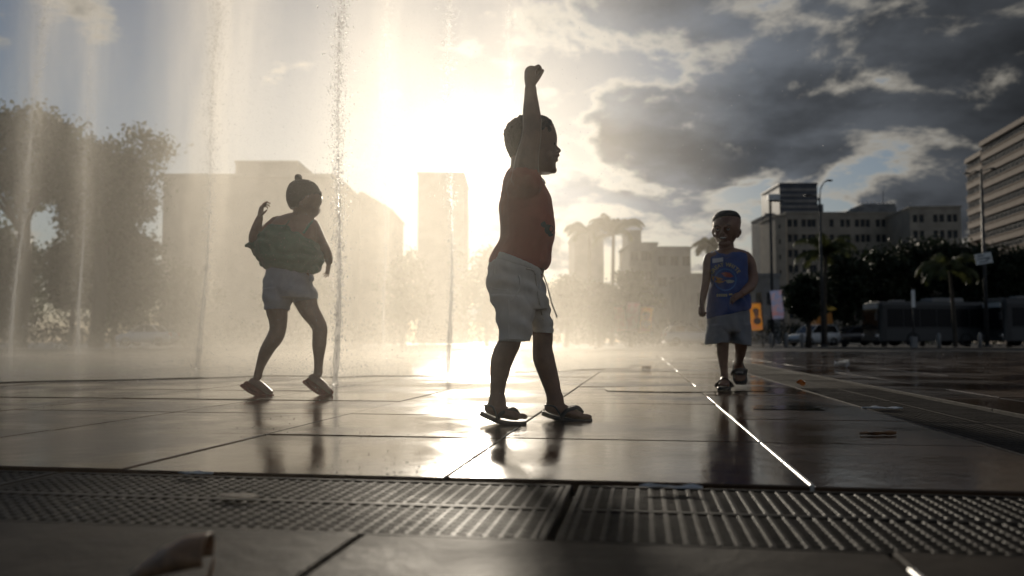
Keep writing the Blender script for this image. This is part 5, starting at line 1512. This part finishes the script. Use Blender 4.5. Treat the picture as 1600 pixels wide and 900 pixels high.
# ================================================================== SPRAY
def spray_mat(name, field, col=(1.0, 0.935, 0.83), g=0.74, rate=0.3):
    m = bpy.data.materials.new(name); m.use_nodes = True
    nt = m.node_tree; nt.nodes.clear()
    out = nt.nodes.new('ShaderNodeOutputMaterial')
    pv = nt.nodes.new('ShaderNodeVolumePrincipled')
    nt.links.new(pv.outputs[0], out.inputs['Volume'])
    pv.inputs['Color'].default_value = (*col, 1)
    pv.inputs['Anisotropy'].default_value = g
    if isinstance(field, (int, float)): pv.inputs['Density'].default_value = field
    else: nt.links.new(field(nt).s, pv.inputs['Density'])
    m.cycles.volume_step_rate = rate
    return m

def broad(nt):
    x, y, z = sepxyz(nt, geopos(nt))
    a = x / y                                     # fades out towards the dry right-hand side
    side = a.step(-0.02, 0.32, 1.0, 0.0) * a.step(-0.60, -0.22, 0.42, 1.0)
    near = (y.step(3.8, 6.2) * 0.6 + 0.4) * y.step(14.0, 19.0, 1.0, 0.0)  # the share nearest the camera is mist added to stand in for lens glare
    low = (z * -4.5).exp() * 2.0 * y.step(4.2, 7.0) + (z * -0.34).exp() * 0.6
    n = noise_tex(nt, combxyz(nt, x * 1.0, y * 0.6, z * 0.3), 0.9, 2, 0.5)
    return side * near * low * n.step(0.25, 0.75, 0.4, 1.6) * MIST
MIST = 0.066
mb = MB(); mb.box(-15, 9, 0.15, 19.5, 0.012, 9.0)
o = mb.build('spray_mist', spray_mat('drifting_spray', broad, rate=0.4)); tag(o, kind='stuff')

def drop_mat():
    m = bpy.data.materials.new('water_drop'); m.use_nodes = True
    nt = m.node_tree; nt.nodes.clear()
    out = nt.nodes.new('ShaderNodeOutputMaterial')
    gl = nt.nodes.new('ShaderNodeBsdfGlass'); gl.inputs['IOR'].default_value = 1.33; gl.inputs['Roughness'].default_value = 0.25
    tr = nt.nodes.new('ShaderNodeBsdfTranslucent'); tr.inputs[0].default_value = (.8, .8, .8, 1)
    mx = nt.nodes.new('ShaderNodeMixShader'); mx.inputs[0].default_value = 0.75
    nt.links.new(gl.outputs[0], mx.inputs[1]); nt.links.new(tr.outputs[0], mx.inputs[2])
    tp = nt.nodes.new('ShaderNodeBsdfTransparent'); m2 = nt.nodes.new('ShaderNodeMixShader'); m2.inputs[0].default_value = 0.58
    nt.links.new(mx.outputs[0], m2.inputs[1]); nt.links.new(tp.outputs[0], m2.inputs[2])
    nt.links.new(m2.outputs[0], out.inputs[0])
    return m
m_drop = drop_mat()
OCT = [(1,0,0),(-1,0,0),(0,1,0),(0,-1,0),(0,0,1),(0,0,-1)]
OCF = [(0,2,4),(2,1,4),(1,3,4),(3,0,4),(2,0,5),(1,2,5),(3,1,5),(0,3,5)]
OV = np.array(OCT, float); OF = np.array(OCF)
def drops(name, pts, rad, stretch, mat, parent=None):
    """many small drops as one mesh"""
    n = len(pts)
    sc = np.stack([rad, rad, rad * stretch], 1)
    v = (pts[:, None, :] + OV[None] * sc[:, None, :]).reshape(-1, 3)
    f = (OF[None] + (np.arange(n) * 6)[:, None, None]).reshape(-1, 3)
    me = bpy.data.meshes.new(name)
    me.vertices.add(len(v)); me.vertices.foreach_set('co', v.ravel())
    me.loops.add(len(f) * 3); me.loops.foreach_set('vertex_index', f.ravel().astype(np.int32))
    me.polygons.add(len(f)); me.polygons.foreach_set('loop_start', np.arange(0, len(f) * 3, 3, dtype=np.int32))
    me.polygons.foreach_set('loop_total', np.full(len(f), 3, dtype=np.int32))
    me.update(calc_edges=True)
    me.polygons.foreach_set('use_smooth', np.ones(len(f), dtype=bool))
    return tag(link(name, me, mat, parent), kind='stuff')

def jet(px, D, H, lean, label, r0=.02, r1=.10, n=2500, dens=.30, mr=.28, size=.0035):
    base = P(px, 535, D); base.z = 0
    t = empty('fountain_jet', base)
    tag(t, label, 'fountain jet', 'fountain jets')
    s = rng.random(n) ** 0.85
    rr = (r0 + (r1 - r0) * s) * np.abs(rng.normal(0, .6, n)); a = rng.random(n) * 2 * np.pi
    z = s * H
    pts = np.stack([rr * np.cos(a) + lean * z + .02 * np.sin(z * 2.1 + px), rr * np.sin(a), z + .01], 1)
    ns = 700; sp = np.stack([rng.normal(0, .22, ns), rng.normal(0, .22, ns), .006 + rng.exponential(.055, ns)], 1)
    drops('splash', sp, size * (.5 + rng.random(ns) ** 2), np.ones(ns), m_drop, t)
    drops('droplets', pts, size * (0.5 + rng.random(n) ** 3 * 1.3), 1.0 + rng.random(n) * 1.8, m_drop, t)
    # the solid core of the jet, breaking up as it rises
    q = MB(); m = 60; hh = H * .30
    ring = []
    for i in range(m + 1):
        zz = hh * i / m
        r = (r0 * .5 * (1 - .9 * i / m)) * (1 + .55 * noise.noise(Vector((px, zz * 7, 0))))
        cx_ = lean * zz + .02 * math.sin(zz * 2.1 + px)
        ring.append([Vector((cx_ + r * (1 + .4 * noise.noise(Vector((k * 1.3, zz * 9, px)))) * math.cos(k * math.pi / 4), r * math.sin(k * math.pi / 4), zz)) for k in range(8)])
    q.loft(ring); q.build('water_column', m_drop, t, True)
    # fine spray hanging round it
    def field(nt):
        x, y, zz = sepxyz(nt, objco(nt))
        w = zz * .045 + mr
        dx = (x - zz * lean) / w; dy = y / w
        r2 = dx * dx + dy * dy
        n_ = noise_tex(nt, combxyz(nt, x * 4.0, y * 4.0, zz * 0.55), 1.6, 3, .6)
        hot = (r2 * -9.0).exp() * 1.2 + (r2 * -1.3).exp() * .8
        foot = (zz * -5.0).exp() * 2.0 + 1.0
        return hot * foot * n_.step(.3, .75, .45, 1.6) * (zz / H).step(.75, 1.0, 1.0, 0.0) * dens
    q = MB(); W = (mr + .045 * H) * 1.6
    top = lean * H
    q.loft([[Vector((cx_ + W * math.cos(k*math.pi/5), W * math.sin(k*math.pi/5), zz)) for k in range(10)] for cx_, zz in ((0, .014), (top, H))])
    q.build('spray', spray_mat('jet_spray', field, rate=.3), t)
    return t
jet(15, 14.5, 8.0, .062, 'leftmost fountain jet, a broad bright plume at the picture edge', .08, .22, 5000, .45, .26, .006)
jet(122, 18.0, 9.0, .01, 'soft fountain plume in front of the large left tree', .10, .30, 4000, .24, .34, .006)
jet(313, 8.3, 6.0, .028, 'tall fountain jet left of the dancing girl', .05, .16, 9000, .60, .42, .0034)
jet(522, 5.25, 4.6, .012, 'beaded fountain jet just right of the dancing girl', .045, .12, 12000, .15, .22, .0032)
jet(600, 17.0, 9.0, .0, 'soft bright fountain plume between the girl and the sun', .06, .22, 3500, .09, .50, .006)
jet(703, 7.4, 5.6, -.004, 'slim fountain jet under the sun, left of the boy raising his arm', .04, .13, 7000, .07, .26, .0032)
jet(796, 16.0, 9.0, .0, 'dim fountain jet rising behind the boy with the raised arm', .06, .22, 2500, .06, .30, .006)

# drops flung through the air, and the splashing at the feet of the jets
n = 15000
Y = 3.1 + rng.random(n) ** 1.3 * 6.5
A = rng.normal(-.17, .20, n)
pts = np.stack([A * Y, Y, np.abs(rng.random(n)) ** 1.2 * (0.26 + Y * .42)], 1)
drops('flying_droplets', pts, .0006 + rng.random(n) ** 4 * .0022 * (Y / 5), 1.0 + rng.random(n) * .6, m_drop)
n = 9000
Y = 5.6 + rng.random(n) * 9; X_ = rng.uniform(-.9, .12, n) * Y
pts = np.stack([X_, Y, .008 + rng.exponential(.035, n)], 1)
drops('splash_droplets', pts, .0015 + rng.random(n) ** 2 * .0045, 1.0 + rng.random(n) * .5, m_drop)

n = 9000
Y = 2.95 + rng.random(n) * 1.15; X_ = rng.uniform(-.36, -.03, n) * Y
pts = np.stack([X_, Y, rng.random(n) * 1.5 + .02], 1)
drops('flying_droplets', pts, .0005 + rng.random(n) ** 3 * .0013, 1.0 + rng.random(n) * .4, m_drop)
n = 60
Y = 2.2 + rng.random(n) * 2; X_ = rng.uniform(-.1, .35, n) * Y
pts = np.stack([X_, Y, rng.random(n) * 1.2 + .02], 1)
drops('flying_droplets', pts, .0010 + rng.random(n) * .0012, np.ones(n), m_drop)

# beads of water standing on the tiles
n = 5000
Y = 1.65 + rng.random(n) ** 1.6 * 5; X_ = rng.uniform(-.65, .45, n) * Y
keep = np.array([noise.noise(Vector((a * 1.3, b * 1.3, 4))) > .0 for a, b in zip(X_, Y)])
pts = np.stack([X_, Y, np.full(n, .0004)], 1)[keep]
drops('standing_droplets', pts, .0006 + rng.random(len(pts)) ** 3 * .0022, np.full(len(pts), .42), m_calm)
